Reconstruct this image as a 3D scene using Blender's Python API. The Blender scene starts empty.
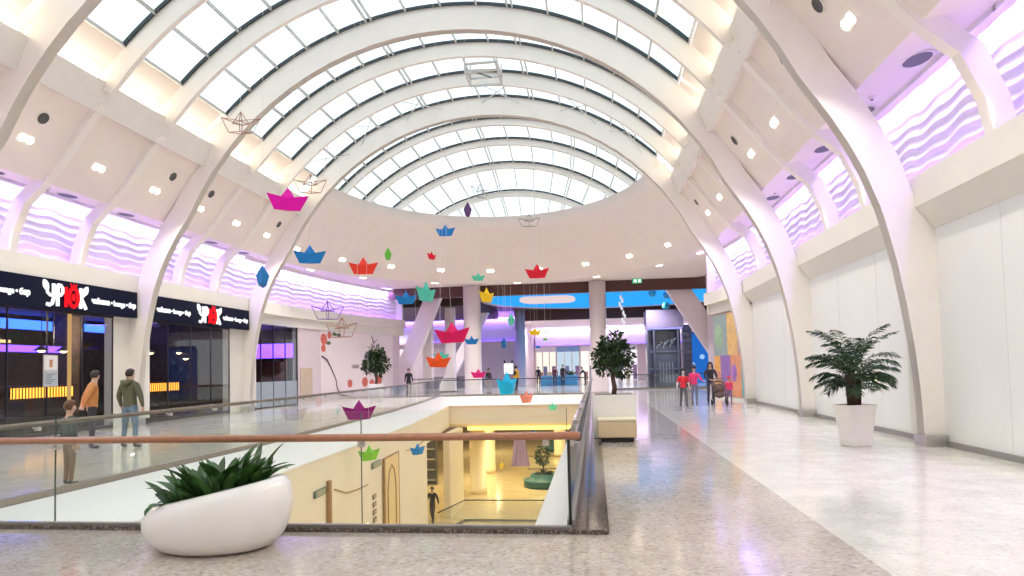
import bpy, bmesh, math, random
from mathutils import Vector, Matrix
random.seed(7)
PI = math.pi
scn = bpy.context.scene
COL = scn.collection

# ------------------------------------------------------------------ materials
MATS = {}
def nt_new(name):
    m = bpy.data.materials.new(name); m.use_nodes = True
    nt = m.node_tree; nt.nodes.clear()
    out = nt.nodes.new('ShaderNodeOutputMaterial')
    return m, nt, out
def mat(name, col, rough=0.5, metal=0.0, emit=None, es=0.0, var=0.05, scale=6.0, bump=0.0, coat=0.0, sheen=0.0, trans=0.0, spec=0.5):
    """principled with a little procedural colour variation and optional bump"""
    m, nt, out = nt_new(name)
    N, L = nt.nodes, nt.links
    b = N.new('ShaderNodeBsdfPrincipled'); L.new(b.outputs[0], out.inputs[0])
    tc = N.new('ShaderNodeTexCoord')
    nz = N.new('ShaderNodeTexNoise'); nz.inputs['Scale'].default_value = scale; nz.inputs['Detail'].default_value = 3
    L.new(tc.outputs['Object'], nz.inputs['Vector'])
    r = N.new('ShaderNodeValToRGB')
    lo = [max(0, c * (1 - var)) for c in col]; hi = [min(1, c * (1 + var)) for c in col]
    r.color_ramp.elements[0].color = (*lo, 1); r.color_ramp.elements[0].position = .3
    r.color_ramp.elements[1].color = (*hi, 1); r.color_ramp.elements[1].position = .7
    L.new(nz.outputs[0], r.inputs[0]); L.new(r.outputs[0], b.inputs['Base Color'])
    b.inputs['Roughness'].default_value = rough; b.inputs['Metallic'].default_value = metal
    b.inputs['Specular IOR Level'].default_value = spec
    if coat: b.inputs['Coat Weight'].default_value = coat; b.inputs['Coat Roughness'].default_value = .05
    if trans: b.inputs['Transmission Weight'].default_value = trans
    if emit: b.inputs['Emission Color'].default_value = (*emit, 1); b.inputs['Emission Strength'].default_value = es
    if bump:
        bp = N.new('ShaderNodeBump'); bp.inputs['Strength'].default_value = bump; bp.inputs['Distance'].default_value = .02
        L.new(nz.outputs[0], bp.inputs['Height']); L.new(bp.outputs[0], b.inputs['Normal'])
    MATS[name] = m
    return m
def emat(name, col, s):
    m, nt, out = nt_new(name)
    e = nt.nodes.new('ShaderNodeEmission'); e.inputs[0].default_value = (*col, 1); e.inputs[1].default_value = s
    nt.links.new(e.outputs[0], out.inputs[0]); MATS[name] = m
    return m
def glassmat(name, tint, ior=1.45, rough=0.0):
    m, nt, out = nt_new(name)
    N, L = nt.nodes, nt.links
    t = N.new('ShaderNodeBsdfTransparent'); t.inputs[0].default_value = (*tint, 1)
    g = N.new('ShaderNodeBsdfGlossy'); g.inputs['Roughness'].default_value = rough
    # two-sided Schlick reflectance, so that a single pane looks the same from both faces
    ge = N.new('ShaderNodeNewGeometry'); dp = N.new('ShaderNodeVectorMath'); dp.operation = 'DOT_PRODUCT'
    L.new(ge.outputs['Incoming'], dp.inputs[0]); L.new(ge.outputs['Normal'], dp.inputs[1])
    def mth(op, a, b=None, clamp=False):
        n = N.new('ShaderNodeMath'); n.operation = op; n.use_clamp = clamp
        for i, q in enumerate((a, b)):
            if q is None: continue
            if isinstance(q, (int, float)): n.inputs[i].default_value = q
            else: L.new(q, n.inputs[i])
        return n.outputs[0]
    f0 = ((ior - 1) / (ior + 1)) ** 2
    f = mth('ADD', mth('MULTIPLY', mth('POWER', mth('SUBTRACT', 1.0, mth('ABSOLUTE', dp.outputs['Value']), True), 5.0), 1 - f0), f0)
    mx = N.new('ShaderNodeMixShader')
    L.new(f, mx.inputs[0]); L.new(t.outputs[0], mx.inputs[1]); L.new(g.outputs[0], mx.inputs[2])
    L.new(mx.outputs[0], out.inputs[0]); MATS[name] = m
    return m
def granite(name, base, dark, light, tile, rough, mortar=.8, sp=55.0, off=(0, 0)):
    """polished speckled stone tiles"""
    m, nt, out = nt_new(name)
    N, L = nt.nodes, nt.links
    b = N.new('ShaderNodeBsdfPrincipled'); L.new(b.outputs[0], out.inputs[0])
    tc = N.new('ShaderNodeTexCoord')
    v = N.new('ShaderNodeTexVoronoi'); v.inputs['Scale'].default_value = sp; L.new(tc.outputs['Object'], v.inputs['Vector'])
    sep = N.new('ShaderNodeSeparateColor'); L.new(v.outputs['Color'], sep.inputs[0])
    r = N.new('ShaderNodeValToRGB'); cr = r.color_ramp
    cr.elements[0].position = 0; cr.elements[0].color = (*dark, 1)
    cr.elements[1].position = 1; cr.elements[1].color = (*light, 1)
    e = cr.elements.new(.14); e.color = (*[d * .4 + c * .6 for d, c in zip(dark, base)], 1)
    e = cr.elements.new(.3); e.color = (*base, 1)
    e = cr.elements.new(.75); e.color = (*base, 1)
    L.new(sep.outputs[0], r.inputs[0])
    nz = N.new('ShaderNodeTexNoise'); nz.inputs['Scale'].default_value = 2.2; nz.inputs['Detail'].default_value = 5
    L.new(tc.outputs['Object'], nz.inputs['Vector'])
    mr = N.new('ShaderNodeMapRange'); mr.inputs[1].default_value = .3; mr.inputs[2].default_value = .7; mr.inputs[3].default_value = .88; mr.inputs[4].default_value = 1.06
    L.new(nz.outputs[0], mr.inputs[0])
    mp = N.new('ShaderNodeMapping'); mp.inputs['Location'].default_value = (off[0], off[1], 0); L.new(tc.outputs['Object'], mp.inputs[0])
    br = N.new('ShaderNodeTexBrick'); br.offset = 0; br.inputs['Scale'].default_value = 1
    br.inputs['Brick Width'].default_value = tile; br.inputs['Row Height'].default_value = tile; br.inputs['Mortar Size'].default_value = .004
    br.inputs['Color1'].default_value = (1, 1, 1, 1); br.inputs['Color2'].default_value = (.95, .95, .95, 1); br.inputs['Mortar'].default_value = (mortar, mortar, mortar, 1)
    L.new(mp.outputs[0], br.inputs['Vector'])
    m1 = N.new('ShaderNodeMix'); m1.data_type = 'RGBA'; m1.blend_type = 'MULTIPLY'; m1.inputs[0].default_value = 1
    L.new(r.outputs[0], m1.inputs[6]); L.new(br.outputs[0], m1.inputs[7])
    m2 = N.new('ShaderNodeMix'); m2.data_type = 'RGBA'; m2.blend_type = 'MULTIPLY'; m2.inputs[0].default_value = 1
    L.new(m1.outputs[2], m2.inputs[6]); L.new(mr.outputs[0], m2.inputs[7])
    L.new(m2.outputs[2], b.inputs['Base Color'])
    b.inputs['Roughness'].default_value = rough; b.inputs['Specular IOR Level'].default_value = .6
    MATS[name] = m
    return m

cream = mat('cream_plaster', (.845, .775, .73), .6, var=.015, scale=1.5)
creamd = mat('cream_paint_ribs', (.86, .825, .775), .5, var=.015, scale=2)
beamw = mat('pale_steel_paint', (.80, .775, .73), .45, var=.02, scale=3)
white = mat('white_wall_paint', (.81, .81, .785), .55, var=.01, scale=1)
pier = mat('off_white_column_paint', (.74, .725, .655), .5, var=.015, scale=1.2)
wavem = mat('white_relief_panel', (.80, .79, .82), .5, var=.01)
led_v = emat('violet_strip_light', (.40, .29, 1.0), 125)
led_m = emat('magenta_strip_light', (.42, .12, 1.0), 15)
led_w = emat('warm_cove_light', (1.0, .89, .70), 8)
frame_g = mat('grey_glazing_bar', (.60, .61, .60), .4, .2, var=.03)
dark_g = mat('dark_gasket', (.03, .045, .055), .5, var=.1)
skyglass = glassmat('roof_glass', (.84, .955, .98), 1.35)
railglass = glassmat('rail_glass', (.955, .98, .97), 1.42)
shopglass = glassmat('shop_glass', (.86, .90, .92), 1.40)
granf = granite('beige_granite', (.49, .435, .375), (.33, .285, .245), (.60, .555, .50), .9, .11, .88, 30)
grand = granite('dark_granite', (.10, .075, .062), (.015, .012, .012), (.30, .27, .25), .9, .12, .7, 70)
tilew = granite('pale_stone_tile', (.72, .70, .63), (.63, .60, .53), (.78, .77, .71), 1.2, .1, .80, 30, (.25, .2))
tilel = granite('cream_stone_tile', (.66, .61, .53), (.45, .40, .33), (.72, .68, .6), 1.2, .12, .85, 40)
lowfl = granite('honey_stone_tile', (.62, .52, .33), (.5, .4, .25), (.68, .58, .4), 1.2, .16, .85, 40)
steel = mat('brushed_steel', (.62, .60, .57), .3, .9, var=.05, scale=30)
metal_d = mat('dark_metal', (.07, .07, .075), .35, .7, var=.1)
wood = mat('brown_wood_handrail', (.36, .155, .075), .35, var=.12, scale=14, coat=.2)
base_g = mat('grey_skirting', (.30, .285, .26), .35, .4, var=.05)
rimw = mat('white_gloss_rim', (.86, .855, .84), .35, var=.01)
lowwall = mat('lower_wall_cream', (.80, .72, .56), .55, var=.02, scale=1)
brownf = mat('dark_brown_fascia', (.085, .03, .022), .5, var=.15)
pinkw = mat('pale_mauve_wall', (.70, .60, .64), .5, var=.02)
colm = mat('mauve_column', (.76, .68, .70), .4, var=.02)

# ------------------------------------------------------------------ mesh helpers
class MB:
    def __init__(s): s.v = []; s.f = []; s.m = []; s.mi = 0
    def add(s, vs, fs):
        o = len(s.v); s.v += [tuple(v) for v in vs]
        for f in fs: s.f.append([i + o for i in f]); s.m.append(s.mi)
    def box(s, x0, y0, z0, x1, y1, z1):
        v = [(x0, y0, z0), (x1, y0, z0), (x1, y1, z0), (x0, y1, z0), (x0, y0, z1), (x1, y0, z1), (x1, y1, z1), (x0, y1, z1)]
        s.add(v, [(0, 3, 2, 1), (4, 5, 6, 7), (0, 1, 5, 4), (1, 2, 6, 5), (2, 3, 7, 6), (3, 0, 4, 7)])
        return s
    def cbox(s, c, d, rz=0):
        M = Matrix.Rotation(rz, 3, 'Z'); n = len(s.v)
        s.box(-d[0] / 2, -d[1] / 2, -d[2] / 2, d[0] / 2, d[1] / 2, d[2] / 2)
        for i in range(n, len(s.v)): s.v[i] = tuple(M @ Vector(s.v[i]) + Vector(c))
        return s
    def bar(s, a, b, w, h=None):
        """square bar from a to b"""
        a, b = Vector(a), Vector(b); h = h or w
        d = (b - a).normalized(); up = Vector((0, 0, 1)) if abs(d.z) < .95 else Vector((0, 1, 0))
        x = d.cross(up).normalized(); y = x.cross(d)
        vs = [p + x * sx * w / 2 + y * sy * h / 2 for p in (a, b) for sx, sy in ((-1, -1), (1, -1), (1, 1), (-1, 1))]
        s.add(vs, [(0, 1, 2, 3), (7, 6, 5, 4), (0, 4, 5, 1), (1, 5, 6, 2), (2, 6, 7, 3), (3, 7, 4, 0)])
        return s
    def tube(s, pts, r, n=8, cap=True, closed=False):
        pts = [Vector(p) for p in pts]; k = len(pts); rs = r if isinstance(r, (list, tuple)) else [r] * k
        rings = []; up = None
        for i, p in enumerate(pts):
            a = pts[(i - 1) % k] if closed or i > 0 else p; b = pts[(i + 1) % k] if closed or i < k - 1 else p
            d = (b - a).normalized()
            if up is None or abs(up.dot(d)) > .99: up = Vector((0, 0, 1)) if abs(d.z) < .9 else Vector((1, 0, 0))
            x = d.cross(up).normalized(); y = x.cross(d).normalized(); up = y
            rings.append([p + (x * math.cos(2 * PI * j / n) + y * math.sin(2 * PI * j / n)) * rs[i] for j in range(n)])
        vs = [v for q in rings for v in q]; fs = []
        for i in range(k if closed else k - 1):
            i2 = (i + 1) % k
            for j in range(n): fs.append((i * n + j, i * n + (j + 1) % n, i2 * n + (j + 1) % n, i2 * n + j))
        if cap and not closed: fs += [tuple(range(n))[::-1], tuple((k - 1) * n + j for j in range(n))]
        s.add(vs, fs); return s
    def lathe(s, prof, n=24, c=(0, 0, 0), sx=1, sy=1, cap=True):
        vs = []; fs = []; k = len(prof)
        for r, z in prof:
            for j in range(n):
                a = 2 * PI * j / n; vs.append((c[0] + r * sx * math.cos(a), c[1] + r * sy * math.sin(a), c[2] + z))
        for i in range(k - 1):
            for j in range(n): fs.append((i * n + j, i * n + (j + 1) % n, (i + 1) * n + (j + 1) % n, (i + 1) * n + j))
        if cap and prof[0][0] > 1e-4: fs.append(tuple(range(n))[::-1])
        if cap and prof[-1][0] > 1e-4: fs.append(tuple((k - 1) * n + j for j in range(n)))
        s.add(vs, fs); return s
    def ball(s, c, r, n=12, m=8, sc=(1, 1, 1)):
        s.lathe([(max(r * math.sin(PI * i / m), 1e-5), -r * math.cos(PI * i / m)) for i in range(m + 1)], n, (0, 0, 0))
        k = (m + 1) * n
        for i in range(len(s.v) - k, len(s.v)):
            v = s.v[i]; s.v[i] = (c[0] + v[0] * sc[0], c[1] + v[1] * sc[1], c[2] + v[2] * sc[2])
        return s
    def prism(s, poly, z0, z1):
        """horizontal polygon extruded in z"""
        n = len(poly)
        vs = [(x, y, z0) for x, y in poly] + [(x, y, z1) for x, y in poly]
        s.add(vs, [tuple(range(n))[::-1], tuple(range(n, 2 * n))] + [(i, (i + 1) % n, n + (i + 1) % n, n + i) for i in range(n)])
        return s
    def slab(s, A, B, y0, y1):
        """closed band between the polylines A and B of (x,z), extruded from y0 to y1"""
        n = len(A); vs = []
        for y in (y0, y1):
            vs += [(x, y, z) for x, z in A] + [(x, y, z) for x, z in B]
        fs = []
        for i in range(n - 1):
            a0, a1, b0, b1 = i, i + 1, n + i, n + i + 1; o = 2 * n
            fs += [(a0, a1, b1, b0), (o + a1, o + a0, o + b0, o + b1), (a1, a0, o + a0, o + a1), (b0, b1, o + b1, o + b0)]
        o = 2 * n
        fs += [(0, n, o + n, o), (n - 1, o + n - 1, o + 2 * n - 1, 2 * n - 1)]
        s.add(vs, fs); return s
    def grid(s, rows):
        k = len(rows); n = len(rows[0]); s.add([v for r in rows for v in r], [(i * n + j, i * n + j + 1, (i + 1) * n + j + 1, (i + 1) * n + j) for i in range(k - 1) for j in range(n - 1)])
        return s
    def build(s, name, m, parent=None, smooth=False, loc=None, rz=None):
        me = bpy.data.meshes.new(name); me.from_pydata(s.v, [], s.f); 
        for mm in (m if isinstance(m, (list, tuple)) else [m]): me.materials.append(mm)
        if any(s.m): me.polygons.foreach_set('material_index', s.m)
        bm = bmesh.new(); bm.from_mesh(me); bmesh.ops.recalc_face_normals(bm, faces=bm.faces); bm.to_mesh(me); bm.free()
        if smooth: me.polygons.foreach_set('use_smooth', [True] * len(me.polygons))
        me.update()
        o = bpy.data.objects.new(name, me); COL.objects.link(o)
        if parent: o.parent = parent
        if loc: o.location = loc
        if rz is not None: o.rotation_euler.z = rz
        return o
def bevel(o, w=.01, seg=2):
    md = o.modifiers.new('bevel', 'BEVEL'); md.width = w; md.segments = seg; md.limit_method = 'ANGLE'
    return o
def tag(o, label=None, cat=None, group=None, kind=None):
    if label: o['label'] = label
    if cat: o['category'] = cat
    if group: o['group'] = group
    if kind: o['kind'] = kind
    return o
def thing(name, label, cat, loc=(0, 0, 0), rz=0, group=None):
    o = bpy.data.objects.new(name, None); COL.objects.link(o); o.location = loc; o.rotation_euler = (0, 0, rz); o.empty_display_size = .2
    return tag(o, label, cat, group)
def struct(o): o['kind'] = 'structure'; return o
def copy_tree(o, parent=None):
    c = o.copy(); COL.objects.link(c); c.parent = parent
    for ch in o.children: copy_tree(ch, c)
    return c
def text_mesh(body, size, depth=.01):
    c = bpy.data.curves.new('t', 'FONT'); c.body = body; c.size = size; c.extrude = depth; c.align_x = 'CENTER'; c.align_y = 'CENTER'; c.resolution_u = 3; c.offset = size * .03
    o = bpy.data.objects.new('t', c); COL.objects.link(o)
    me = bpy.data.meshes.new_from_object(o.evaluated_get(bpy.context.evaluated_depsgraph_get()))
    COL.objects.unlink(o); bpy.data.objects.remove(o); bpy.data.curves.remove(c)
    return me
def text_obj(name, body, size, m, parent, mtx, depth=.01):
    me = text_mesh(body, size, depth); me.materials.clear(); me.materials.append(m)
    me.transform(mtx); o = bpy.data.objects.new(name, me); COL.objects.link(o); o.parent = parent
    return o
ON_LEFT = Matrix(((0, 0, 1, 0), (1, 0, 0, 0), (0, 1, 0, 0), (0, 0, 0, 1)))      # text on a wall facing +x
ON_FRONT = Matrix(((1, 0, 0, 0), (0, 0, -1, 0), (0, 1, 0, 0), (0, 0, 0, 1)))    # text on a wall facing -y

# ------------------------------------------------------------------ the camera
F = 650.0
RV = Vector; 
def camera():
    roll = .0228; c, s = math.cos(roll), math.sin(roll)
    dx, dy = 83.0, -27.0
    x = c * dx + s * dy; y = -s * dx + c * dy
    p = math.atan(-y / F); a = math.atan(x / F * math.cos(p))
    r = Vector((math.cos(a), math.sin(a), 0)); f = Vector((-math.sin(a) * math.cos(p), math.cos(a) * math.cos(p), math.sin(p)))
    u = Vector((math.sin(a) * math.sin(p), -math.cos(a) * math.sin(p), math.cos(p)))
    R = c * r - s * u; U = s * r + c * u
    cd = bpy.data.cameras.new('camera'); co = bpy.data.objects.new('camera', cd); COL.objects.link(co)
    cd.sensor_width = 36; cd.lens = F / 1024 * 36; cd.shift_y = 52 / 1024; cd.clip_end = 400; cd.clip_start = .05
    co.matrix_world = Matrix(((R.x, U.x, -f.x, 0), (R.y, U.y, -f.y, 0), (R.z, U.z, -f.z, 1.6), (0, 0, 0, 1)))
    scn.camera = co
camera()

# ------------------------------------------------------------------ vault: constants
AX, RC, RI = -4.62, 2.92, 9.65
PL = [-8.5, -1.35, 5.8, 12.95, 20.1, 27.25]          # front planes of the big ribs
BAY = 7.15; TH = .26
Y0 = 27.25
WALLW = 11.0
def arc(r, a0, a1, n):
    return [(AX + r * math.cos(math.radians(a0 + (a1 - a0) * i / n)), RC + r * math.sin(math.radians(a0 + (a1 - a0) * i / n))) for i in range(n + 1)]
LEGIN = [(10.64, 0), (10.60, 1.0), (10.54, 1.8), (10.44, 2.6), (10.31, 3.4), (10.13, 4.2), (10.06, 4.46), (10.05, 4.5), (9.80, 5.2), (9.54, 5.75), (9.23, 6.3)]
def inner_profile():
    """half profile of the rib's inner edge from the floor to the crown, as (w,z)"""
    P = list(LEGIN)
    a0 = math.degrees(math.asin((7.1 - RC) / RI))
    for i in range(15): a = math.radians(a0 + (90 - a0) * i / 14); P.append((RI * math.cos(a), RC + RI * math.sin(a)))
    return P
def outer_for(P):
    O = []
    for i, (w, z) in enumerate(P):
        if z < 4.48: O.append((11.02, z))
        else:
            (wa, za), (wb, zb) = P[max(i - 1, 0)], P[min(i + 1, len(P) - 1)]
            if z < 4.6: (wa, za) = (w, z)
            d = Vector((wb - wa, zb - za)).normalized(); k = .66 + max(0, min(.18, (z - 8.5) * .09))
            O.append((w + d.y * k, z - d.x * k) if z > 4.6 else (w + .66, z))
    return O
INP = inner_profile(); OUTP = outer_for(INP)
ntrim = [0]
def trim(mb, m, smooth=False, parent=None):
    ntrim[0] += 1
    return struct(mb.build('trim_%d' % ntrim[0], m, parent, smooth))
# big ribs: one continuous frame from floor to floor, plus a flange along the inner edge
for y in PL:
    full_i = [(AX + w, z) for w, z in INP] + [(AX - w, z) for w, z in INP[::-1][1:]]
    full_o = [(AX + w, z) for w, z in OUTP] + [(AX - w, z) for w, z in OUTP[::-1][1:]]
    fl = []
    for (xi, zi), (xo, zo) in zip(full_i, full_o):
        d = Vector((xo - xi, zo - zi)).normalized() * .09; fl.append((xi + d.x, zi + d.y))
    r = trim(MB().slab(full_i, full_o, y, y + TH), creamd)
    MB().slab(full_i, fl, y - .015, y + TH + .015).build('rib_flange', creamd, r)
    if y > 0:
        for sgn in (-1, 1):
            x0, x1 = AX + sgn * 10.60, AX + sgn * 11.04
            b = MB().box(min(x0, x1), y - .1, 0, max(x0, x1), y + TH + .1, .2)
            b.build('column_plinth', steel, r)
# the columns' boxy back part next to the walls
for y in PL[1:]:
    for sgn in (-1, 1):
        x0, x1 = AX + sgn * 10.72, AX + sgn * 11.1
        trim(MB().box(min(x0, x1), y + .02, .2, max(x0, x1), y + .72, 4.5), pier)
# slim arches and the small ribs below them
SL = [y + BAY * k / 3 for y in PL[:-1] for k in (1, 2)]
SIN = [(10.74, 5.0), (10.62, 5.6), (10.3, 6.3), (9.66, 6.88), (9.24, 7.36), (8.88, 7.85), (8.48, 8.34), (8.08, 8.84)]
SOUT = [(11.08, 5.0), (10.98, 5.6), (10.66, 6.4), (9.98, 7.0), (9.5, 7.36), (9.15, 7.85), (8.75, 8.4), (8.35, 8.9)]
for y in SL:
    r = trim(MB().slab(arc(9.93, 38, 142, 40), arc(10.45, 38, 142, 40), y, y + .15), creamd)
    for sgn in (-1, 1):
        trim(MB().slab([(AX + sgn * w, z) for w, z in SIN], [(AX + sgn * w, z) for w, z in SOUT], y, y + .24), creamd)
# longitudinal beams, ceiling panels, coves, ledges, wave walls per bay and side
PANEL = [(8.3, 8.8), (8.72, 8.3), (9.1, 7.75), (9.45, 7.25), (9.8, 6.85)]
def wave_h(u, z, k=0.0):
    ph = z / .235 + .14 * math.sin(2 * PI * u * 7 / 7.15 + 1.6 * z) + .14 * math.sin(2 * PI * u * 3 / 7.15 - 1.1 * z + 1)
    return .042 * (1 - abs(math.sin(PI * ph)))
def wave_mesh(name, L, sgn, k):
    nu, nz = 44, 96; rows = []
    for i in range(nz + 1):
        z = 5.0 + 2.06 * i / nz
        rows.append([(sgn * (-wave_h(L * j / nu + k * L, z)), L * j / nu, z) for j in range(nu + 1)])
    return MB().grid(rows)
wp = {}
for sgn in (-1, 1):
    for k in range(3):
        mb = wave_mesh('w', BAY / 3, sgn, k); wp[(sgn, k)] = mb
beam_done = []
for bi, y in enumerate(PL[:-1]):
    for sgn in (-1, 1):
        X = lambda w: AX + sgn * w
        q = [(8.2, 8.72), (7.93, 9.38), (8.35, 9.6), (8.62, 8.95)]
        b = trim(MB().slab([(X(q[0][0]), q[0][1]), (X(q[1][0]), q[1][1])], [(X(q[3][0]), q[3][1]), (X(q[2][0]), q[2][1])], y + TH, y + BAY), beamw)
        # a lower flange on the beam
        MB().slab([(X(8.22), 8.62), (X(8.16), 8.76)], [(X(8.7), 8.84), (X(8.64), 8.98)], y + TH, y + BAY).build('beam_flange', beamw, b)
        # ceiling panel with a shallow groove between the thirds
        pn = PANEL + [(11.3, 7.06)]
        back = [(w + .12, z + .12) for w, z in pn]
        c = MB().slab([(X(w), z) for w, z in pn], [(X(w), z) for w, z in back], y, y + BAY).build('ceiling', cream); struct(c)
        # cove between beam and glass
        cv = [(8.42, 9.52), (8.1, 9.95), (7.5, 10.44)]
        c = MB().slab([(X(w), z) for w, z in cv], [(X(w * 1.02), z + .1) for w, z in cv], y + TH, y + BAY).build('ceiling', cream); struct(c)
        for k in range(3):
            ya = y + BAY * k / 3 + (.40 if k == 0 else .28); yb = y + BAY * (k + 1) / 3 - .08
            MB().slab([(X(8.12), 9.50), (X(8.3), 9.59)], [(X(8.11), 9.53), (X(8.29), 9.62)], ya, yb).build('cove_light', led_w, c)
        # ledge under the wave wall and its sloping soffit
        A = [(10.66, 5.03), (10.66, 4.46), (10.98, 4.05)]; Bk = [(11.3, 5.03), (11.3, 4.46), (11.3, 4.05)]
        trim(MB().slab([(X(w), z) for w, z in A], [(X(w), z) for w, z in Bk], y, y + BAY), pier)
        for k in range(3):
            key = (sgn, k)
            if not isinstance(wp[key], bpy.types.Mesh):
                ntrim[0] += 1
                o = struct(wp[key].build('trim_%d' % ntrim[0], wavem, None, True)); wp[key] = o.data
            else:
                ntrim[0] += 1
                o = bpy.data.objects.new('trim_%d' % ntrim[0], wp[key]); COL.objects.link(o); struct(o)
            o.location = (X(11.2), y + BAY * k / 3, 0)
            ya = .42 if k == 0 else .3
            s1 = MB().box(-.03, -.02, 7.0, .03, BAY / 3 + .02, 7.03).build('strip_light', led_v, o); s1.location.x = -sgn * .30
            MB().box(-.012, -.02, 6.9, .012, BAY / 3 + .02, 7.06).build('light_shield', wavem, o).location.x = -sgn * .37  # lip added to shield the hall and keep violet light on the wall
            s2 = MB().box(-.025, 0, 5.035, .025, BAY / 3, 5.05).build('strip_light', led_m, o); s2.location.x = -sgn * .2
# ------------------------------------------------------------------ skylight glazing
def glaze(n, y0, y1, r=10.5, drop0=0.0, drop1=0.0, a0=45, a1=135, np_=14, brace=False, clip=None, r1=None):
    """one bay of roof glass between two arches: panes, bars along the vault, dark gaskets on the arch"""
    r1 = r1 or r
    def P(a, rr, y):
        t = (y - y0) / (y1 - y0); d = drop0 + (drop1 - drop0) * t
        R_ = r + (r1 - r) * t; q = R_ + rr - r
        return (AX + q * math.cos(math.radians(a)), y, RC + 10.5 - d - R_ + q * math.sin(math.radians(a)))
    def ok(a, y): return clip is None or clip(a, y)
    rows = [[P(a0 + (a1 - a0) * i / np_, r, y) for i in range(np_ + 1)] for y in (y0, y1)]
    w = struct(MB().grid(rows).build('window_%d' % n, skyglass))
    fb = MB()
    for i in range(np_ + 1):
        a = a0 + (a1 - a0) * i / np_
        fb.bar(P(a, r - .04, y0), P(a, r - .04, y1), .055, .1)
        if i in (5, 9): fb.bar(P(a + .9, r - .04, y0), P(a + .9, r - .04, y1), .055, .1)
    fb.build('glazing_bar', frame_g, w)
    g = MB()
    pts = [P(a0 + (a1 - a0) * i / 40, r - .03, y1 - .05) for i in range(41)]
    for p, q in zip(pts[:-1], pts[1:]): g.bar(p, q, .06, .09)
    g.build('gasket', dark_g, w)
    if brace:
        bz = MB()
        for i in (1, 3, 6, 9, 11, 13):
            a, b = a0 + (a1 - a0) * (i - .5) / np_, a0 + (a1 - a0) * (i + .9) / np_
            bz.bar(P(a, r - .3, y0), P(b, r - .3, y1), .03); bz.bar(P(b, r - .3, y0), P(a, r - .3, y1), .03)
        bz.build('bracing_rod', frame_g, w)
    return w
nwin = 0
ys = []
for y in PL[:-1]: ys += [y + BAY * k / 3 for k in range(3)]
ys.append(PL[-1])
for i in range(len(ys) - 1):
    nwin += 1; glaze(nwin, ys[i] + (.3 if i % 3 == 0 else .18), ys[i + 1], brace=(i == len(ys) - 2))
# apse: vault sinking slowly toward the rounded end wall
def drop(s):
    T = [(0, 0), (2.4, .02), (4.8, .14), (7.2, .6), (9.6, 1.5), (12.3, 2.5)]
    for (a, d0), (b, d1) in zip(T[:-1], T[1:]):
        if s <= b: return d0 + (d1 - d0) * (s - a) / (b - a)
    return T[-1][1]
AYS = [0, 2.4, 4.8, 7.2, 9.6, 12.3]; ARS = [10.5, 10.5, 10.4, 9.9, 8.6, 7.2]
for i in range(5):
    s0, s1 = AYS[i], AYS[i + 1]
    nwin += 1
    glaze(nwin, Y0 + s0 + .15, Y0 + s1, ARS[i], drop(s0), drop(s1), 36, 144, 17, r1=ARS[i + 1])
    if i < 4:
        R_ = ARS[i + 1]; zc = 10.5 - drop(s1) - R_
        A = [(AX + (R_ - .36) * math.cos(math.radians(a)), RC + zc + (R_ - .36) * math.sin(math.radians(a))) for a in range(34, 147, 3)]
        B = [(AX + (R_ - .06) * math.cos(math.radians(a)), RC + zc + (R_ - .06) * math.sin(math.radians(a))) for a in range(34, 147, 3)]
        trim(MB().slab(A, B, Y0 + s1, Y0 + s1 + .18), creamd)

# ------------------------------------------------------------------ apse: end wall, soffit ring, curved wave walls
NS = 72
PROF = [(9.92, 6.88), (9.55, 7.3), (9.05, 8.0), (8.45, 8.75), (7.85, 9.5), (7.25, 10.2)]
def shell(off):
    rows = []
    for w_, z in PROF:
        rows.append([(AX + (w_ + off) * math.cos(PI * i / NS), Y0 + .1 + (w_ + off) * 1.2 * math.sin(PI * i / NS), z + off * .4) for i in range(NS + 1)])
    return rows
ri, ro = shell(0), shell(.18)
struct(MB().grid(ri + ro[::-1] + [ri[0]]).build('wall_end', cream, None, True))
ring_i = ri[0]; ring_o = []
for i in range(NS + 1):
    th = PI * i / NS; c, s = math.cos(th), math.sin(th); R = 40.0
    if abs(c) > 1e-6: R = min(R, 11.45 / abs(c))
    if s > 1e-6: R = min(R, 14.3 / s)
    ring_o.append((AX + R * c, Y0 + .1 + R * s, 7.06))
mb = MB(); mb.grid([ring_i, ring_o, [(x, y, z + .12) for x, y, z in ring_o], [(x, y, z + .12) for x, y, z in ring_i]])
struct(mb.build('ceiling', cream, None))
def wl(s): return 11.0 * math.sqrt(max(0, 1 - (s / 23.0) ** 2))
def lpt(s, o=0.0):
    """point on the curved wall beyond the last big rib on the shop side, o metres into the hall"""
    return (AX - wl(s) + o, Y0 + s)
def rpt(s, o=0.0): return (AX + 11.0 - 0.9 * (s / 6.0) ** 1.6 - o, Y0 + s)
def cband(fn, s0, s1, o0, o1, z0, z1, n=16):
    a = [fn(s0 + (s1 - s0) * i / n, o0) for i in range(n + 1)]; b = [fn(s0 + (s1 - s0) * i / n, o1) for i in range(n + 1)]
    vs = [(x, y, z) for z in (z0, z1) for p in (a, b) for x, y in p]
    k = n + 1; fs = []
    A0, B0, A1, B1 = 0, k, 2 * k, 3 * k
    for i in range(n):
        fs += [(A0 + i, A0 + i + 1, A1 + i + 1, A1 + i), (B0 + i + 1, B0 + i, B1 + i, B1 + i + 1), (A0 + i + 1, A0 + i, B0 + i, B0 + i + 1), (A1 + i, A1 + i + 1, B1 + i + 1, B1 + i)]
    fs += [(A0, A1, B1, B0), (A0 + n, B0 + n, B1 + n, A1 + n)]
    m = MB(); m.add(vs, fs); return m
SE_L, SE_R = 15.0, 5.0
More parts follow.
